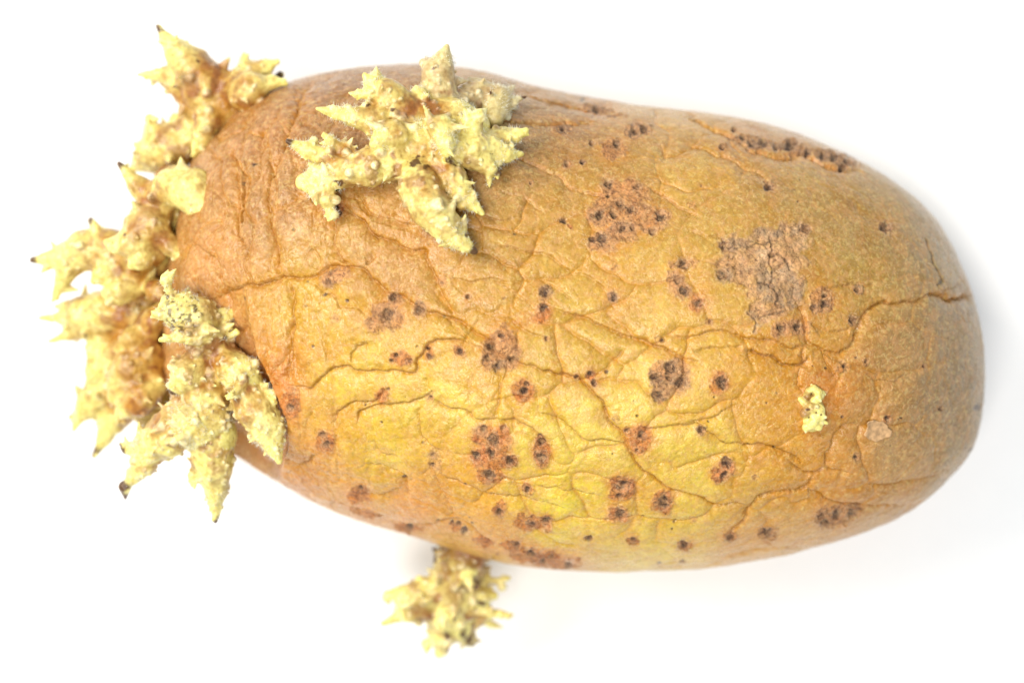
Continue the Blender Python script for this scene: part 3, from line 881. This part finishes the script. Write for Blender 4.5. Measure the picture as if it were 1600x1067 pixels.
# ------------------------------------------------------------------ sprouts: a smooth union of tapered limbs meshed with surface nets
# a limb: (shoot id, [(u, v, z, r), ...], dark_tip)
def surface_nets(D):
    s = D < 0
    nx, ny, nz = D.shape
    c = np.zeros((nx - 1, ny - 1, nz - 1), np.int8)
    for dx in (0, 1):
        for dy in (0, 1):
            for dz in (0, 1):
                c += s[dx:nx - 1 + dx, dy:ny - 1 + dy, dz:nz - 1 + dz]
    act = (c > 0) & (c < 8)
    I = np.argwhere(act)
    idx = np.full(act.shape, -1, np.int64)
    idx[act] = np.arange(len(I))
    acc = np.zeros((len(I), 3)); n = np.zeros(len(I))
    cor = [(0,0,0),(1,0,0),(0,1,0),(1,1,0),(0,0,1),(1,0,1),(0,1,1),(1,1,1)]
    vals = [D[I[:, 0] + a, I[:, 1] + b, I[:, 2] + g].astype(np.float64) for a, b, g in cor]
    for i in range(8):
        for j in range(i + 1, 8):
            d = [cor[j][k] - cor[i][k] for k in range(3)]
            if sum(map(abs, d)) != 1:
                continue
            vi, vj = vals[i], vals[j]
            m = (vi < 0) != (vj < 0)
            t = np.where(m, vi / np.where(m, vi - vj, 1), 0)
            for k in range(3):
                acc[:, k] += np.where(m, cor[i][k] + t * d[k], 0)
            n += m
    V = I + acc / n[:, None]
    quads = []
    for ax in range(3):
        a0 = [slice(1, -1)] * 3; a1 = [slice(1, -1)] * 3
        a0[ax] = slice(0, -1); a1[ax] = slice(1, None)
        sa, sb = s[tuple(a0)], s[tuple(a1)]
        E = np.argwhere(sa != sb)
        if not len(E):
            continue
        flip = sa[tuple(E.T)]
        off = np.array([1, 1, 1]); off[ax] = 0
        E = E + off
        b, g = (ax + 1) % 3, (ax + 2) % 3
        eb = np.zeros(3, int); eb[b] = 1
        eg = np.zeros(3, int); eg[g] = 1
        g_ = lambda e: idx[tuple(e.T)]
        q = np.stack([g_(E - eb - eg), g_(E - eg), g_(E), g_(E - eb)], axis=1)
        q[~flip] = q[~flip][:, ::-1]
        quads.append(q)
    Q = np.vstack(quads)
    Q = Q[(Q >= 0).all(1)]
    return V, Q

def cone_sdf(X, Y, Zc, a, b, ra, rb):
    d = b - a
    L = max(d @ d, 1e-9)
    t = np.clip(((X - a[0]) * d[0] + (Y - a[1]) * d[1] + (Zc - a[2]) * d[2]) / L, 0, 1)
    r = ra + (rb - ra) * t
    return np.sqrt((X - a[0] - t * d[0]) ** 2 + (Y - a[1] - t * d[1]) ** 2 + (Zc - a[2] - t * d[2]) ** 2) - r, t

def build_sprout(limbs, label, vox=2.0, seed=1, nodules=260, leaves=26, blend=7.0, warm=0.5, dark=(), rough_amp=3.3,
                 core_label=None, prongs=True, greyish=(), inner=(), shrink=1.0, och_=(182, 128, 48), shoot_labels=None, dirt=()):
    rs = np.random.RandomState(seed)
    segs = []
    prong = []
    for sid_, pts, dk in limbs:
        if pts[-1][3] <= 5 and prongs:
            a3, b3 = np.array(pts[-2][:3], float), np.array(pts[-1][:3], float)
            dv = b3 - a3; L3 = np.linalg.norm(dv); dv /= L3
            for kk in range(rs.randint(1, 3)):
                st = b3 - dv * min(L3 * 0.6, rs.uniform(8, 16))
                e = dv + rs.normal(0, 0.55, 3); e /= np.linalg.norm(e)
                en = st + e * rs.uniform(9, 15)
                prong.append((sid_, [tuple(st) + (4.2,), tuple(en) + (1.6,)], 0))
    for sid_, pts, dk in list(limbs) + prong:
        q = [np.array(world(*p[:3])) for p in pts]
        r = [p[3] * (shrink if p[3] > 12 else 1) for p in pts]
        n = len(q) - 1
        lo = 0.7 if len(pts[0]) == 4 and pts[0][3] == 4.2 else 0.0
        for i in range(n):
            segs.append((sid_, q[i], q[i + 1], r[i], r[i + 1], lo + (1 - lo) * i / n, lo + (1 - lo) * (i + 1) / n, dk))
    P0 = np.min([np.minimum(s[1], s[2]) - max(s[3], s[4]) for s in segs], axis=0) - 22
    P1 = np.max([np.maximum(s[1], s[2]) + max(s[3], s[4]) for s in segs], axis=0) + 22
    dims = np.ceil((P1 - P0) / vox).astype(int) + 1
    D = np.full(dims, 60.0, np.float32)
    DM = np.full(dims, 60.0, np.float32)        # plain minimum, to know which shoot owns a place
    ID = np.zeros(dims, np.int16)
    T = np.zeros(dims, np.float32)
    DK = np.zeros(dims, np.float32)
    ND = np.zeros(dims, np.float32)
    ax = [P0[k] + vox * np.arange(dims[k], dtype=np.float32) for k in range(3)]
    def window(lo, hi, pad):
        i0 = np.maximum(((lo - pad - P0) / vox).astype(int), 0)
        i1 = np.minimum(((hi + pad - P0) / vox).astype(int) + 2, dims)
        sl = tuple(slice(i0[k], i1[k]) for k in range(3))
        X = ax[0][sl[0]][:, None, None]; Y = ax[1][sl[1]][None, :, None]; Zc = ax[2][sl[2]][None, None, :]
        return sl, X, Y, Zc
    def smin(a, b, k):
        h = np.clip(0.5 + 0.5 * (a - b) / k, 0, 1)
        return a + (b - a) * h - k * h * (1 - h)
    for (sd, a, b, ra, rb, t0, t1, dk) in segs:
        R = max(ra, rb)
        sl, X, Y, Zc = window(np.minimum(a, b) - R, np.maximum(a, b) + R, 14)
        d, t = cone_sdf(X, Y, Zc, a, b, ra, rb)
        kbl = min(blend, 0.6 * max(ra, rb) + 1)
        cur = D[sl]
        D[sl] = smin(cur, d, kbl)
        m = d < DM[sl]
        DM[sl] = np.where(m, d, DM[sl])
        ID[sl] = np.where(m, sd, ID[sl])
        tt = t0 + (t1 - t0) * t
        T[sl] = np.where(m, tt, T[sl])
        if dk and t1 > 0.99:
            DK[sl] = np.where(m, sstep(0.35, 0.8, t), np.where(d < 5, DK[sl], DK[sl]))
        else:
            DK[sl] = np.where(m, 0, DK[sl])
    # lumpy flesh
    band = np.argwhere(np.abs(D) < 12)
    bp = P0 + band * vox
    rr = fbm(bp, 26, 2, seed * 1.9) * rough_amp * 1.3 + fbm(bp, 10, 2, seed * 3.1) * rough_amp * 0.55
    tl = T[tuple(band.T)]
    D[tuple(band.T)] += (rr * (1 - 0.72 * tl)).astype(np.float32)
    # nodules and little scale leaves seated on the surface
    near = band[np.abs(D[tuple(band.T)]) < vox * 0.8]
    def grad(i):
        i = np.clip(i, 1, dims - 2)
        g = np.array([D[i[0] + 1, i[1], i[2]] - D[i[0] - 1, i[1], i[2]],
                      D[i[0], i[1] + 1, i[2]] - D[i[0], i[1] - 1, i[2]],
                      D[i[0], i[1], i[2] + 1] - D[i[0], i[1], i[2] - 1]])
        return g / max(np.linalg.norm(g), 1e-6)
    pick = near[rs.randint(0, len(near), nodules)]
    adds = []
    for i in pick:
        if T[tuple(i)] > 0.88:
            continue
        g = grad(i)
        c = P0 + i * vox
        r = rs.choice([1.9, 2.4, 3.0, 4.4, 7.0], p=[.36, .32, .19, .09, .04])
        adds.append((c + g * r * 0.25, None, r, r, 1.6 + r * 0.35, 1.0, 0))
    pick = near[rs.randint(0, len(near), leaves)]
    for i in pick:
        g = grad(i)
        c = P0 + i * vox
        dr = g + rs.normal(0, 0.45, 3)
        dr /= np.linalg.norm(dr)
        big = rs.rand() < 0.5
        ln = rs.uniform(14, 24) if big else rs.uniform(7, 14)
        r0 = rs.uniform(7.0, 11.5) if big else rs.uniform(3.5, 5.5)
        adds.append((c - g * 3, c + dr * ln, r0, 1.5, 3.0, 0.3, 1 if rs.rand() < 0.035 else 0))
    for (a, b, ra, rb, kbl, nd, dk) in adds:
        bb = a if b is None else b
        sl, X, Y, Zc = window(np.minimum(a, bb) - ra, np.maximum(a, bb) + ra, 5)
        if b is None:
            d = np.sqrt((X - a[0]) ** 2 + (Y - a[1]) ** 2 + (Zc - a[2]) ** 2) - ra
        else:
            d, t = cone_sdf(X, Y, Zc, a, b, ra, rb)
        old = D[sl]
        D[sl] = smin(old, d, kbl)
        m = d < old + 0.6
        ND[sl] = np.where(m, np.maximum(ND[sl], nd), ND[sl])
        if b is not None:
            T[sl] = np.where(m & (d < old), 0.10 + 0.9 * t, T[sl])
            if dk:
                DK[sl] = np.where(m & (t > 0.7), 1.0, DK[sl])
    V, Q = surface_nets(D)
    co = P0 + V * vox
    vi = np.round(V).astype(int)
    vi = np.minimum(vi, dims - 1)
    key = tuple(vi.T)
    t, nd, dk, sidv = T[key], ND[key], DK[key], ID[key]
    # sample the smooth attributes trilinearly-ish by averaging over neighbouring faces
    def relax(x, it=2):
        x = x.astype(np.float64)
        for _ in range(it):
            s = np.zeros(len(co)); n = np.zeros(len(co))
            fx = x[Q].mean(1)
            for i in range(4):
                s += np.bincount(Q[:, i], weights=fx, minlength=len(co))
                n += np.bincount(Q[:, i], minlength=len(co))
            x = s / np.maximum(n, 1)
        return x
    t, nd, dk = relax(t, 3), relax(nd, 1), relax(dk, 1)
    for _k in range(1):
        for a_ in range(3):
            co[:, a_] = 0.5 * co[:, a_] + 0.5 * relax(co[:, a_], 1)
    co[:, 2] = np.maximum(co[:, 2], 0.8)
    # colours of the flesh
    n1 = fbm(co, 34, 3, seed + 4.4); n2 = fbm(co, 9, 3, seed + 9.9)
    corew = relax((sidv == 0).astype(float), 6)
    w = np.clip(warm + 0.48 + 0.40 * corew + n1 * 0.8 - t * 1.45 + 0.40 * n2, 0, 1)
    pale_ = lin((247, 232, 146)); och = lin(och_); tip = lin((246, 238, 138)); wht = lin((252, 246, 214))
    col = mix(np.broadcast_to(pale_, co.shape), np.broadcast_to(och, co.shape), w)
    col = mix(col, np.broadcast_to(tip, co.shape), sstep(0.55, 1.0, t) * 0.65 * np.clip(0.7 + n1, 0, 1))
    col = mix(col, np.broadcast_to(lin((240, 228, 140)), co.shape), np.clip(fbm(co, 60, 2, seed + 2.2) * 1.4, 0, 0.7))
    for gi in inner:
        gm = relax((sidv == gi).astype(float), 6)
        col = mix(col, np.broadcast_to(lin((190, 142, 62)), co.shape), gm * np.clip(0.55 + 0.5 * n1, 0, 0.9))
    for gi in greyish:
        gm = relax((sidv == gi).astype(float), 4)
        col = mix(col, np.broadcast_to(lin((204, 184, 140)), co.shape), gm * 0.75)
    col = mix(col, np.broadcast_to(wht, co.shape), np.clip(nd * 0.40, 0, 0.4))
    col = mix(col, np.broadcast_to(lin((150, 92, 48)), co.shape), np.clip((fbm(co, 18, 3, seed + 7.3) - 0.02) * 3.4, 0, 0.82) * (1 - t) ** 1.4)
    col = mix(col, np.broadcast_to(lin((92, 48, 24)) * 0.8, co.shape), np.clip(dk * (1.05 + 0.5 * n2), 0, 0.95))
    fleck = np.clip((fbm(co, 4.5, 2, seed + 1.3) - 0.66) * 9, 0, 1) * np.clip((fbm(co, 40, 2, seed + 6.3) + 0.1) * 3, 0, 1)
    col = mix(col, np.broadcast_to(lin((70, 44, 22)), co.shape), fleck * 0.85)
    for (u, v, z, r) in dark:
        c = np.array(world(u, v, z))
        d = np.hypot(co[:, 0] - c[0], co[:, 1] - c[1]) / r + n2 * 1.0 + 1.1 * fbm(co, 5, 2, seed + 8.8) + 0.15
        lim = (co[:, 2] > z - 45)
        col = mix(col, np.broadcast_to(lin((92, 48, 22)) * .8, co.shape), (1 - sstep(0.5, 1.0, d)) * 0.92 * lim)
    for (u, v, z, r) in dirt:
        c = np.array(world(u, v, z))
        d = np.hypot(co[:, 0] - c[0], co[:, 1] - c[1]) / r
        g = np.clip((fbm(co, 6, 2, seed + 5.3) - 0.18) * 6, 0, 1) * (1 - sstep(0.7, 1.1, d))
        col = mix(col, np.broadcast_to(lin((90, 62, 30)) * .8, co.shape), g * 0.8)
    col = np.clip(col * 0.86, 0.004, 0.9)
    N = vertex_normals(co, Q)
    # outward?
    eps = co + N * vox
    ei = np.clip(np.round((eps - P0) / vox).astype(int), 0, dims - 1)
    if (D[tuple(ei.T)] - D[key]).mean() < 0:
        Q = Q[:, ::-1].copy(); N = -N
    att = {'flesh_colour': ('FLOAT_COLOR', col)}
    fid = np.sort(ID[key][Q], axis=1)[:, 1]
    par = submesh('sprout', fid == 0, co, Q, N, att, FLESH, root)
    par['label'] = label
    for s in range(1, int(fid.max()) + 1):
        if (fid == s).sum() > 30:
            o = submesh('shoot', fid == s, co, Q, N, att, FLESH, par)
            if shoot_labels and s in shoot_labels:
                o['label'] = shoot_labels[s]
    return par, co, N, t, fid, Q

# -- top sprout, on the upper side of the skin
DZ = 470
SD = [
 (0, [(600,250,DZ+5,22),(635,212,DZ+20,34),(655,222,DZ+30,32),(695,215,DZ+22,28)], 0),
 (0, [(650,240,DZ+10,30),(700,225,DZ+10,30)], 0),
 (0, [(665,190,DZ+28,32),(705,188,DZ+24,32),(738,198,DZ+22,26)], 0),
 (0, [(620,170,DZ+30,26),(655,178,DZ+34,28)], 0),
 (19, [(665,165,DZ+50,15),(655,150,DZ+62,11),(650,140,DZ+66,5)], 0),
 (20, [(640,225,DZ+70,20),(625,240,DZ+88,16),(618,255,DZ+94,7)], 0),
 (21, [(715,205,DZ+60,16),(722,225,DZ+84,13),(730,238,DZ+90,5)], 0),
 (1, [(625,200,DZ+60,26),(590,190,DZ+80,23),(560,184,DZ+88,16),(527,178,DZ+94,9),(496,170,DZ+98,3)], 0),
 (2, [(635,180,DZ+60,30),(605,152,DZ+72,26),(585,133,DZ+78,14),(570,119,DZ+82,4)], 0),
 (2, [(615,150,DZ+70,16),(578,147,DZ+86,9),(556,148,DZ+90,4)], 0),
 (3, [(690,190,DZ+10,26),(684,150,DZ+25,29),(685,112,DZ+35,24),(692,92,DZ+40,12),(698,73,DZ+44,4)], 0),
 (4, [(705,170,DZ-10,26),(745,150,DZ-10,26),(775,160,DZ-12,25),(772,185,DZ-8,15)], 0),
 (5, [(650,215,DZ+70,24),(612,212,DZ+105,22),(592,220,DZ+118,12),(583,226,DZ+122,5)], 0),
 (6, [(680,200,DZ+70,20),(690,202,DZ+110,18),(697,225,DZ+128,13),(699,252,DZ+130,3)], 0),
 (7, [(705,232,DZ+40,26),(740,236,DZ+55,27),(768,236,DZ+60,18),(792,242,DZ+64,11),(815,241,DZ+66,4)], 0),
 (8, [(728,218,DZ+70,16),(738,195,DZ+96,15),(745,184,DZ+104,8),(751,173,DZ+108,3)], 0),
 (8, [(736,192,DZ+98,10),(726,172,DZ+104,3)], 0),
 (9, [(765,222,DZ+55,16),(785,215,DZ+58,13),(806,213,DZ+60,8),(822,204,DZ+62,4)], 0),
 (10, [(745,248,DZ+60,14),(757,256,DZ+66,13),(768,265,DZ+68,8),(779,272,DZ+70,5)], 1),
 (11, [(615,250,DZ+30,30),(575,262,DZ+50,28),(545,268,DZ+55,22),(515,280,DZ+60,17),(492,285,DZ+66,19),(476,285,DZ+68,14)], 0),
 (12, [(505,292,DZ+60,14),(512,315,DZ+58,11),(515,330,DZ+56,6),(514,344,DZ+54,3)], 0),
 (13, [(530,262,DZ+60,18),(505,248,DZ+70,15),(480,235,DZ+76,11),(464,228,DZ+80,7),(449,221,DZ+84,4)], 1),
 (14, [(560,250,DZ+70,12),(535,235,DZ+74,9),(518,222,DZ+78,6),(508,211,DZ+80,3)], 0),
 (15, [(540,275,DZ+66,8),(532,284,DZ+78,7),(523,291,DZ+82,5)], 1),
 (16, [(645,262,DZ+50,24),(656,295,DZ+72,30),(672,325,DZ+84,30),(695,352,DZ+88,22),(715,375,DZ+88,13),(728,384,DZ+88,9),(742,393,DZ+88,5)], 1),
 (17, [(712,376,DZ+90,9),(700,381,DZ+92,6),(690,383,DZ+92,3)], 0),
 (18, [(685,255,DZ+30,24),(705,280,DZ+48,21),(722,302,DZ+56,16),(738,318,DZ+58,9),(753,333,DZ+58,5)], 0),
 (18, [(708,300,DZ+62,9),(722,318,DZ+72,8),(735,318,DZ+74,4)], 0),
]
SD = [(i, [(u, v, max(z, float(surf_z(u, v)) + 0.55 * r_ + 8 + 0.2 * (z - DZ)), r_) for (u, v, z, r_) in pts], dk) for (i, pts, dk) in SD]
t_D = build_sprout(SD, 'upper sprout growing from the top edge of the skin', 1.7, 3, 620, 60, 7, 0.42,
             dark=((652,262,DZ+20,10),(668,268,DZ+20,6),(708,262,DZ+10,7),(677,105,DZ+70,4),(532,287,DZ+90,6),(791,131,DZ-10,6),(730,370,DZ+100,5),(575,166,DZ+90,3.5),(614,174,DZ+90,3.5)),  # leading spots paint the shade of the hollows beside the core
             greyish=(3, 4),
             shoot_labels={16: 'stout downward shoot with burnt dark tip', 4: 'dull greyish shoot behind the others', 1: 'pale spike pointing left'})

# -- front left sprout, seated in the eye hollow
CZ = 430
SC = [
 (0, [(330,570,CZ,36),(318,610,CZ+10,42),(315,655,CZ+5,46),(335,680,CZ,34)], 0),
 (0, [(330,520,CZ+15,34),(335,575,CZ+10,32)], 0),
 (1, [(325,525,CZ+30,32),(305,500,CZ+50,34),(282,485,CZ+62,27),(268,483,CZ+66,20)], 0),
 (2, [(275,475,CZ+70,9),(265,455,CZ+76,6),(256,433,CZ+80,4)], 0),
 (3, [(265,487,CZ+72,9),(250,490,CZ+78,7),(241,492,CZ+80,4)], 0),
 (4, [(305,515,CZ+60,18),(285,526,CZ+70,8),(251,531,CZ+74,4)], 0),
 (5, [(335,505,CZ+30,25),(350,495,CZ+40,13),(366,487,CZ+42,5)], 0),
 (5, [(340,520,CZ+50,10),(358,525,CZ+56,4),(371,520,CZ+58,4)], 0),
 (6, [(310,570,CZ+30,26),(290,585,CZ+45,22),(278,600,CZ+46,13),(270,611,CZ+44,6)], 1),
 (7, [(350,560,CZ+30,25),(375,585,CZ+46,28),(385,600,CZ+46,26)], 0),
 (8, [(380,600,CZ+46,26),(400,640,CZ+50,30),(418,672,CZ+52,25),(428,698,CZ+52,13),(437,720,CZ+50,4)], 0),
 (9, [(400,610,CZ+56,8),(417,618,CZ+60,6),(431,629,CZ+62,3.5)], 0),
 (9, [(380,600,CZ+70,8),(368,612,CZ+80,5),(356,622,CZ+84,3)], 0),
 (10, [(330,680,CZ,36),(334,725,CZ-10,29),(337,765,CZ-20,16),(337,792,CZ-26,8),(337,814,CZ-30,3)], 1),
 (11, [(300,650,CZ-5,38),(262,680,CZ-18,33),(230,700,CZ-26,22),(205,702,CZ-32,9),(192,699,CZ-34,4)], 1),
 (12, [(248,695,CZ-25,22),(225,725,CZ-36,17),(208,745,CZ-42,10),(196,760,CZ-46,5)], 1),
 (13, [(310,725,CZ-5,10),(303,745,CZ-10,5),(300,758,CZ-12,3)], 0),
]
t_C = build_sprout(SC, 'left front sprout growing out of the deep eye', 1.7, 5, 680, 62, 8, 0.40,
             dark=((268,512,CZ+85,6),(258,463,CZ+85,5)), dirt=((285,490,CZ+80,34),),
             shoot_labels={10: 'long tapered shoot pointing down', 8: 'plump shoot lying along the potato'})

# -- the big sprout round the left end
BZ = 300
SB = [
 (0, [(250,385,BZ,34),(225,430,BZ-20,44),(225,470,BZ-30,38),(225,530,BZ-40,38),(215,590,BZ-50,38),(240,640,BZ-40,34)], 0),
 (0, [(272,292,BZ+10,34),(262,330,BZ+20,32),(250,385,BZ+5,34)], 0),
 (19, [(205,440,BZ+20,30),(185,455,BZ+34,20),(165,458,BZ+38,7)], 0),
 (20, [(200,545,BZ-30,32),(172,560,BZ-36,22),(152,575,BZ-40,7)], 0),
 (21, [(235,600,BZ+10,30),(215,625,BZ+20,26),(195,640,BZ+20,14),(184,650,BZ+18,5)], 0),
 (22, [(180,420,BZ+26,24),(160,428,BZ+34,14),(146,440,BZ+36,5)], 0),
 (23, [(235,395,BZ+60,24),(222,405,BZ+76,16),(205,415,BZ+82,6)], 0),
 (1, [(245,310,BZ+60,26),(275,292,BZ+85,31),(305,300,BZ+100,33),(322,325,BZ+106,26),(331,348,BZ+108,8)], 0),
 (2, [(325,310,BZ+90,14),(345,322,BZ+94,7),(354,331,BZ+96,4)], 0),
 (3, [(245,315,BZ+50,24),(215,290,BZ+60,14),(200,272,BZ+62,8),(186,256,BZ+64,4)], 1),
 (4, [(245,325,BZ+50,28),(232,355,BZ+66,32),(205,380,BZ+76,24),(182,383,BZ+80,12),(166,378,BZ+82,5)], 0),
 (5, [(252,370,BZ+70,18),(268,388,BZ+82,14),(283,402,BZ+84,9),(300,411,BZ+84,4)], 0),
 (6, [(215,400,BZ+10,34),(170,392,BZ+10,34),(132,390,BZ+10,30),(100,403,BZ+8,22),(70,405,BZ+6,9),(50,407,BZ+5,4)], 1),
 (7, [(160,375,BZ+20,18),(150,358,BZ+24,8),(142,343,BZ+26,4)], 1),
 (8, [(115,410,BZ+5,20),(98,435,BZ,12),(82,471,BZ-4,3)], 0),
 (9, [(205,490,BZ-30,34),(165,488,BZ-34,33),(130,492,BZ-38,26),(98,496,BZ-40,10),(62,497,BZ-42,3)], 0),
 (10, [(135,480,BZ-36,14),(105,476,BZ-40,7),(88,480,BZ-42,3)], 0),
 (11, [(140,512,BZ-40,18),(110,522,BZ-42,10),(76,534,BZ-44,3)], 0),
 (12, [(165,510,BZ-44,22),(150,545,BZ-50,16),(142,580,BZ-54,9),(138,604,BZ-56,3)], 0),
 (13, [(245,455,BZ+60,19),(240,450,BZ+40,16)], 0),
 (14, [(205,590,BZ-50,40),(165,612,BZ-60,32),(140,632,BZ-64,22),(122,652,BZ-66,10),(114,674,BZ-68,3)], 0),
 (14, [(130,645,BZ-66,9),(108,652,BZ-68,3)], 1),
 (15, [(205,620,BZ-54,30),(180,650,BZ-62,22),(165,682,BZ-66,12),(147,712,BZ-70,4)], 1),
 (16, [(230,560,BZ+6,28),(205,575,BZ+14,30),(190,600,BZ+12,22),(178,620,BZ+8,12)], 0),
 (17, [(238,500,BZ+20,20),(262,470,BZ+30,9),(268,445,BZ+30,4)], 0),
 (18, [(225,520,BZ+10,22),(205,530,BZ+20,16),(180,545,BZ+20,5)], 0),
]
t_B = build_sprout(SB, 'large spiky sprout wrapping the left end', 2.2, 9, 240, 75, 9, 0.50,
             dark=((196,368,BZ+90,5),(128,523,BZ+0,5)),
             inner=(0, 13, 16, 17, 18), shoot_labels={6: 'long shoot pointing left with dark tip', 1: 'blunt upper shoot leaning over the skin'})

# -- the far sprout at the upper left shoulder
AZ = 300
SA = [
 (0, [(390,160,AZ-20,34),(350,170,AZ-10,44),(325,150,AZ,44),(340,190,AZ-10,32),(300,215,AZ-30,32)], 0),
 (1, [(320,130,AZ+15,38),(298,105,AZ+22,30),(278,83,AZ+26,20),(260,62,AZ+30,10),(246,41,AZ+32,4)], 1),
 (2, [(300,140,AZ+6,28),(270,122,AZ+6,20),(245,117,AZ+6,8),(216,117,AZ+6,3)], 0),
 (3, [(370,140,AZ+20,32),(395,118,AZ+26,22),(415,106,AZ+28,11),(434,96,AZ+30,4)], 0),
 (4, [(378,115,AZ+26,14),(381,98,AZ+28,8),(381,84,AZ+30,3)], 0),
 (5, [(385,150,AZ+46,28),(392,138,AZ+56,24),(425,128,AZ+54,10),(447,131,AZ+54,4)], 0),
 (6, [(325,190,AZ+30,22),(316,215,AZ+36,15),(308,232,AZ+36,8),(303,243,AZ+36,4)], 0),
 (7, [(300,210,AZ-30,34),(270,228,AZ-36,38),(242,240,AZ-40,32),(222,252,AZ-44,14),(205,266,AZ-46,5)], 0),
 (8, [(250,225,AZ-30,18),(238,203,AZ-28,9),(234,186,AZ-26,4)], 0),
 (9, [(285,200,AZ-20,16),(275,190,AZ-18,9),(272,180,AZ-18,4)], 0),
 (10, [(400,150,AZ-10,22),(420,140,AZ,14),(438,116,AZ+4,5)], 1),
]
t_A = build_sprout(SA, 'far upper left sprout at the shoulder', 2.2, 13, 170, 42, 9, 0.42,
             dark=((294,152,AZ+60,5),(309,95,AZ+60,5)), inner=(0,), shoot_labels={1: 'tall spike with dark tip'})

# -- the bottom sprout, under the lower edge
EZ = 185
SE = [
 (0, [(735,845,EZ+50,30),(724,872,EZ+40,33),(712,905,EZ+20,40),(702,945,EZ,37),(712,975,EZ-20,28)], 0),
 (1, [(690,920,EZ+20,28),(660,930,EZ+20,26),(635,930,EZ+16,17),(604,927,EZ+14,5)], 0),
 (2, [(665,945,EZ+14,24),(640,955,EZ+10,16),(620,964,EZ+8,9),(597,974,EZ+6,4)], 0),
 (3, [(665,915,EZ+26,14),(655,903,EZ+28,5)], 0),
 (4, [(700,895,EZ+20,10),(688,885,EZ+22,7),(680,870,EZ+22,4)], 1),
 (5, [(725,930,EZ+20,22),(750,932,EZ+22,16),(772,930,EZ+20,7)], 0),
 (6, [(735,955,EZ+20,12),(762,957,EZ+20,9),(782,959,EZ+18,6),(798,962,EZ+16,3)], 0),
 (7, [(735,900,EZ+20,8),(765,906,EZ+10,5.5),(780,906,EZ+10,4),(795,901,EZ+10,3)], 0),
 (7, [(770,906,EZ+10,4.5),(790,917,EZ+6,3)], 0),
 (8, [(705,980,EZ-20,26),(688,995,EZ-30,18),(668,1003,EZ-36,5)], 0),
 (9, [(702,990,EZ-30,16),(690,1008,EZ-36,7),(685,1020,EZ-40,3)], 0),
 (10, [(720,975,EZ-20,22),(730,995,EZ-30,15),(738,1005,EZ-34,6)], 1),
 (11, [(735,955,EZ-20,16),(752,968,EZ-24,8),(765,972,EZ-26,5)], 0),
 (12, [(722,905,EZ+44,14),(730,893,EZ+56,14)], 0),
]
t_E = build_sprout(SE, 'bottom sprout reaching down to the tabletop', 2.0, 17, 260, 70, 7, 0.34, och_=(156, 116, 44),
             dark=((700,990,EZ-10,9),(725,985,EZ-10,9),(732,1000,EZ-10,12),(745,905,EZ+20,9),(752,940,EZ+30,6),(720,915,EZ+60,5)),
             shoot_labels={7: 'thin forked brown rootlet', 6: 'slender white scale leaf'})

# -- the tiny sprout on the right half
FZ = float(surf_z(1268, 640))
SF = [
 (0, [(1268,624,FZ-2,13),(1270,640,FZ,17),(1269,660,FZ-2,14)], 0),
 (1, [(1258,645,FZ+9,8),(1268,637,FZ+13,8),(1280,640,FZ+11,8),(1282,650,FZ+9,7),(1272,654,FZ+11,7)], 0),
 (2, [(1260,620,FZ+9,6),(1264,611,FZ+12,5.5),(1272,607,FZ+12,5.5),(1279,612,FZ+12,5.5),(1279,621,FZ+11,5),(1272,627,FZ+11,5)], 0),
 (3, [(1262,634,FZ+7,7),(1251,624,FZ+10,4.5)], 0),
 (4, [(1260,668,FZ+7,6.5),(1270,662,FZ+10,7),(1279,667,FZ+7,6)], 0),
 (5, [(1281,656,FZ+5,5),(1292,661,FZ+6,2.5)], 0),
 (6, [(1282,620,FZ+4,6),(1284,614,FZ+6,5)], 0),
]
t_F = build_sprout(SF, 'tiny pale sprout on the right half', 1.1, 21, 24, 0, 2.2, 0.02, rough_amp=0.8, prongs=False,
             dark=((1273,637,FZ,2.4),(1260,639,FZ,2.2),(1273,644,FZ,2.4),(1281,647,FZ,2),(1262,652,FZ,2.4),(1266,616,FZ,2.6)))

# ------------------------------------------------------------------ fine white fuzz on some shoots
def fuzz(tup, seed, count, tmin, name_parent):
    par, co, N, t, fid, Q = tup
    rs = np.random.RandomState(seed)
    cand = np.where((t > tmin) & (t < 0.93))[0]
    cand = cand[rs.randint(0, len(cand), count)]
    c, n = co[cand], N[cand]
    d = n + rs.normal(0, 0.35, n.shape)
    d /= np.linalg.norm(d, axis=1, keepdims=True)
    L = rs.uniform(4, 9, count)[:, None]
    side = np.cross(d, rs.normal(0, 1, d.shape)); side /= np.linalg.norm(side, axis=1, keepdims=True)
    side2 = np.cross(d, side)
    w = 0.33
    v = np.stack([c + side * w, c - side * 0.5 * w + side2 * 0.87 * w, c - side * 0.5 * w - side2 * 0.87 * w, c + d * L], axis=1).reshape(-1, 3)
    b = (np.arange(count) * 4)[:, None]
    f = np.stack([b + [0, 1, 3], b + [1, 2, 3], b + [2, 0, 3]], axis=1).reshape(-1, 3)
    o = mesh_object('fuzz', v, f, HAIR, par)
    o['kind'] = 'stuff'
fuzz(t_D, 1, 2600, 0.5, 'D')
fuzz(t_C, 2, 1800, 0.45, 'C')
print('tris', sum(len(o.data.loops) - 2 * len(o.data.polygons) for o in scn.objects if o.type == 'MESH'))
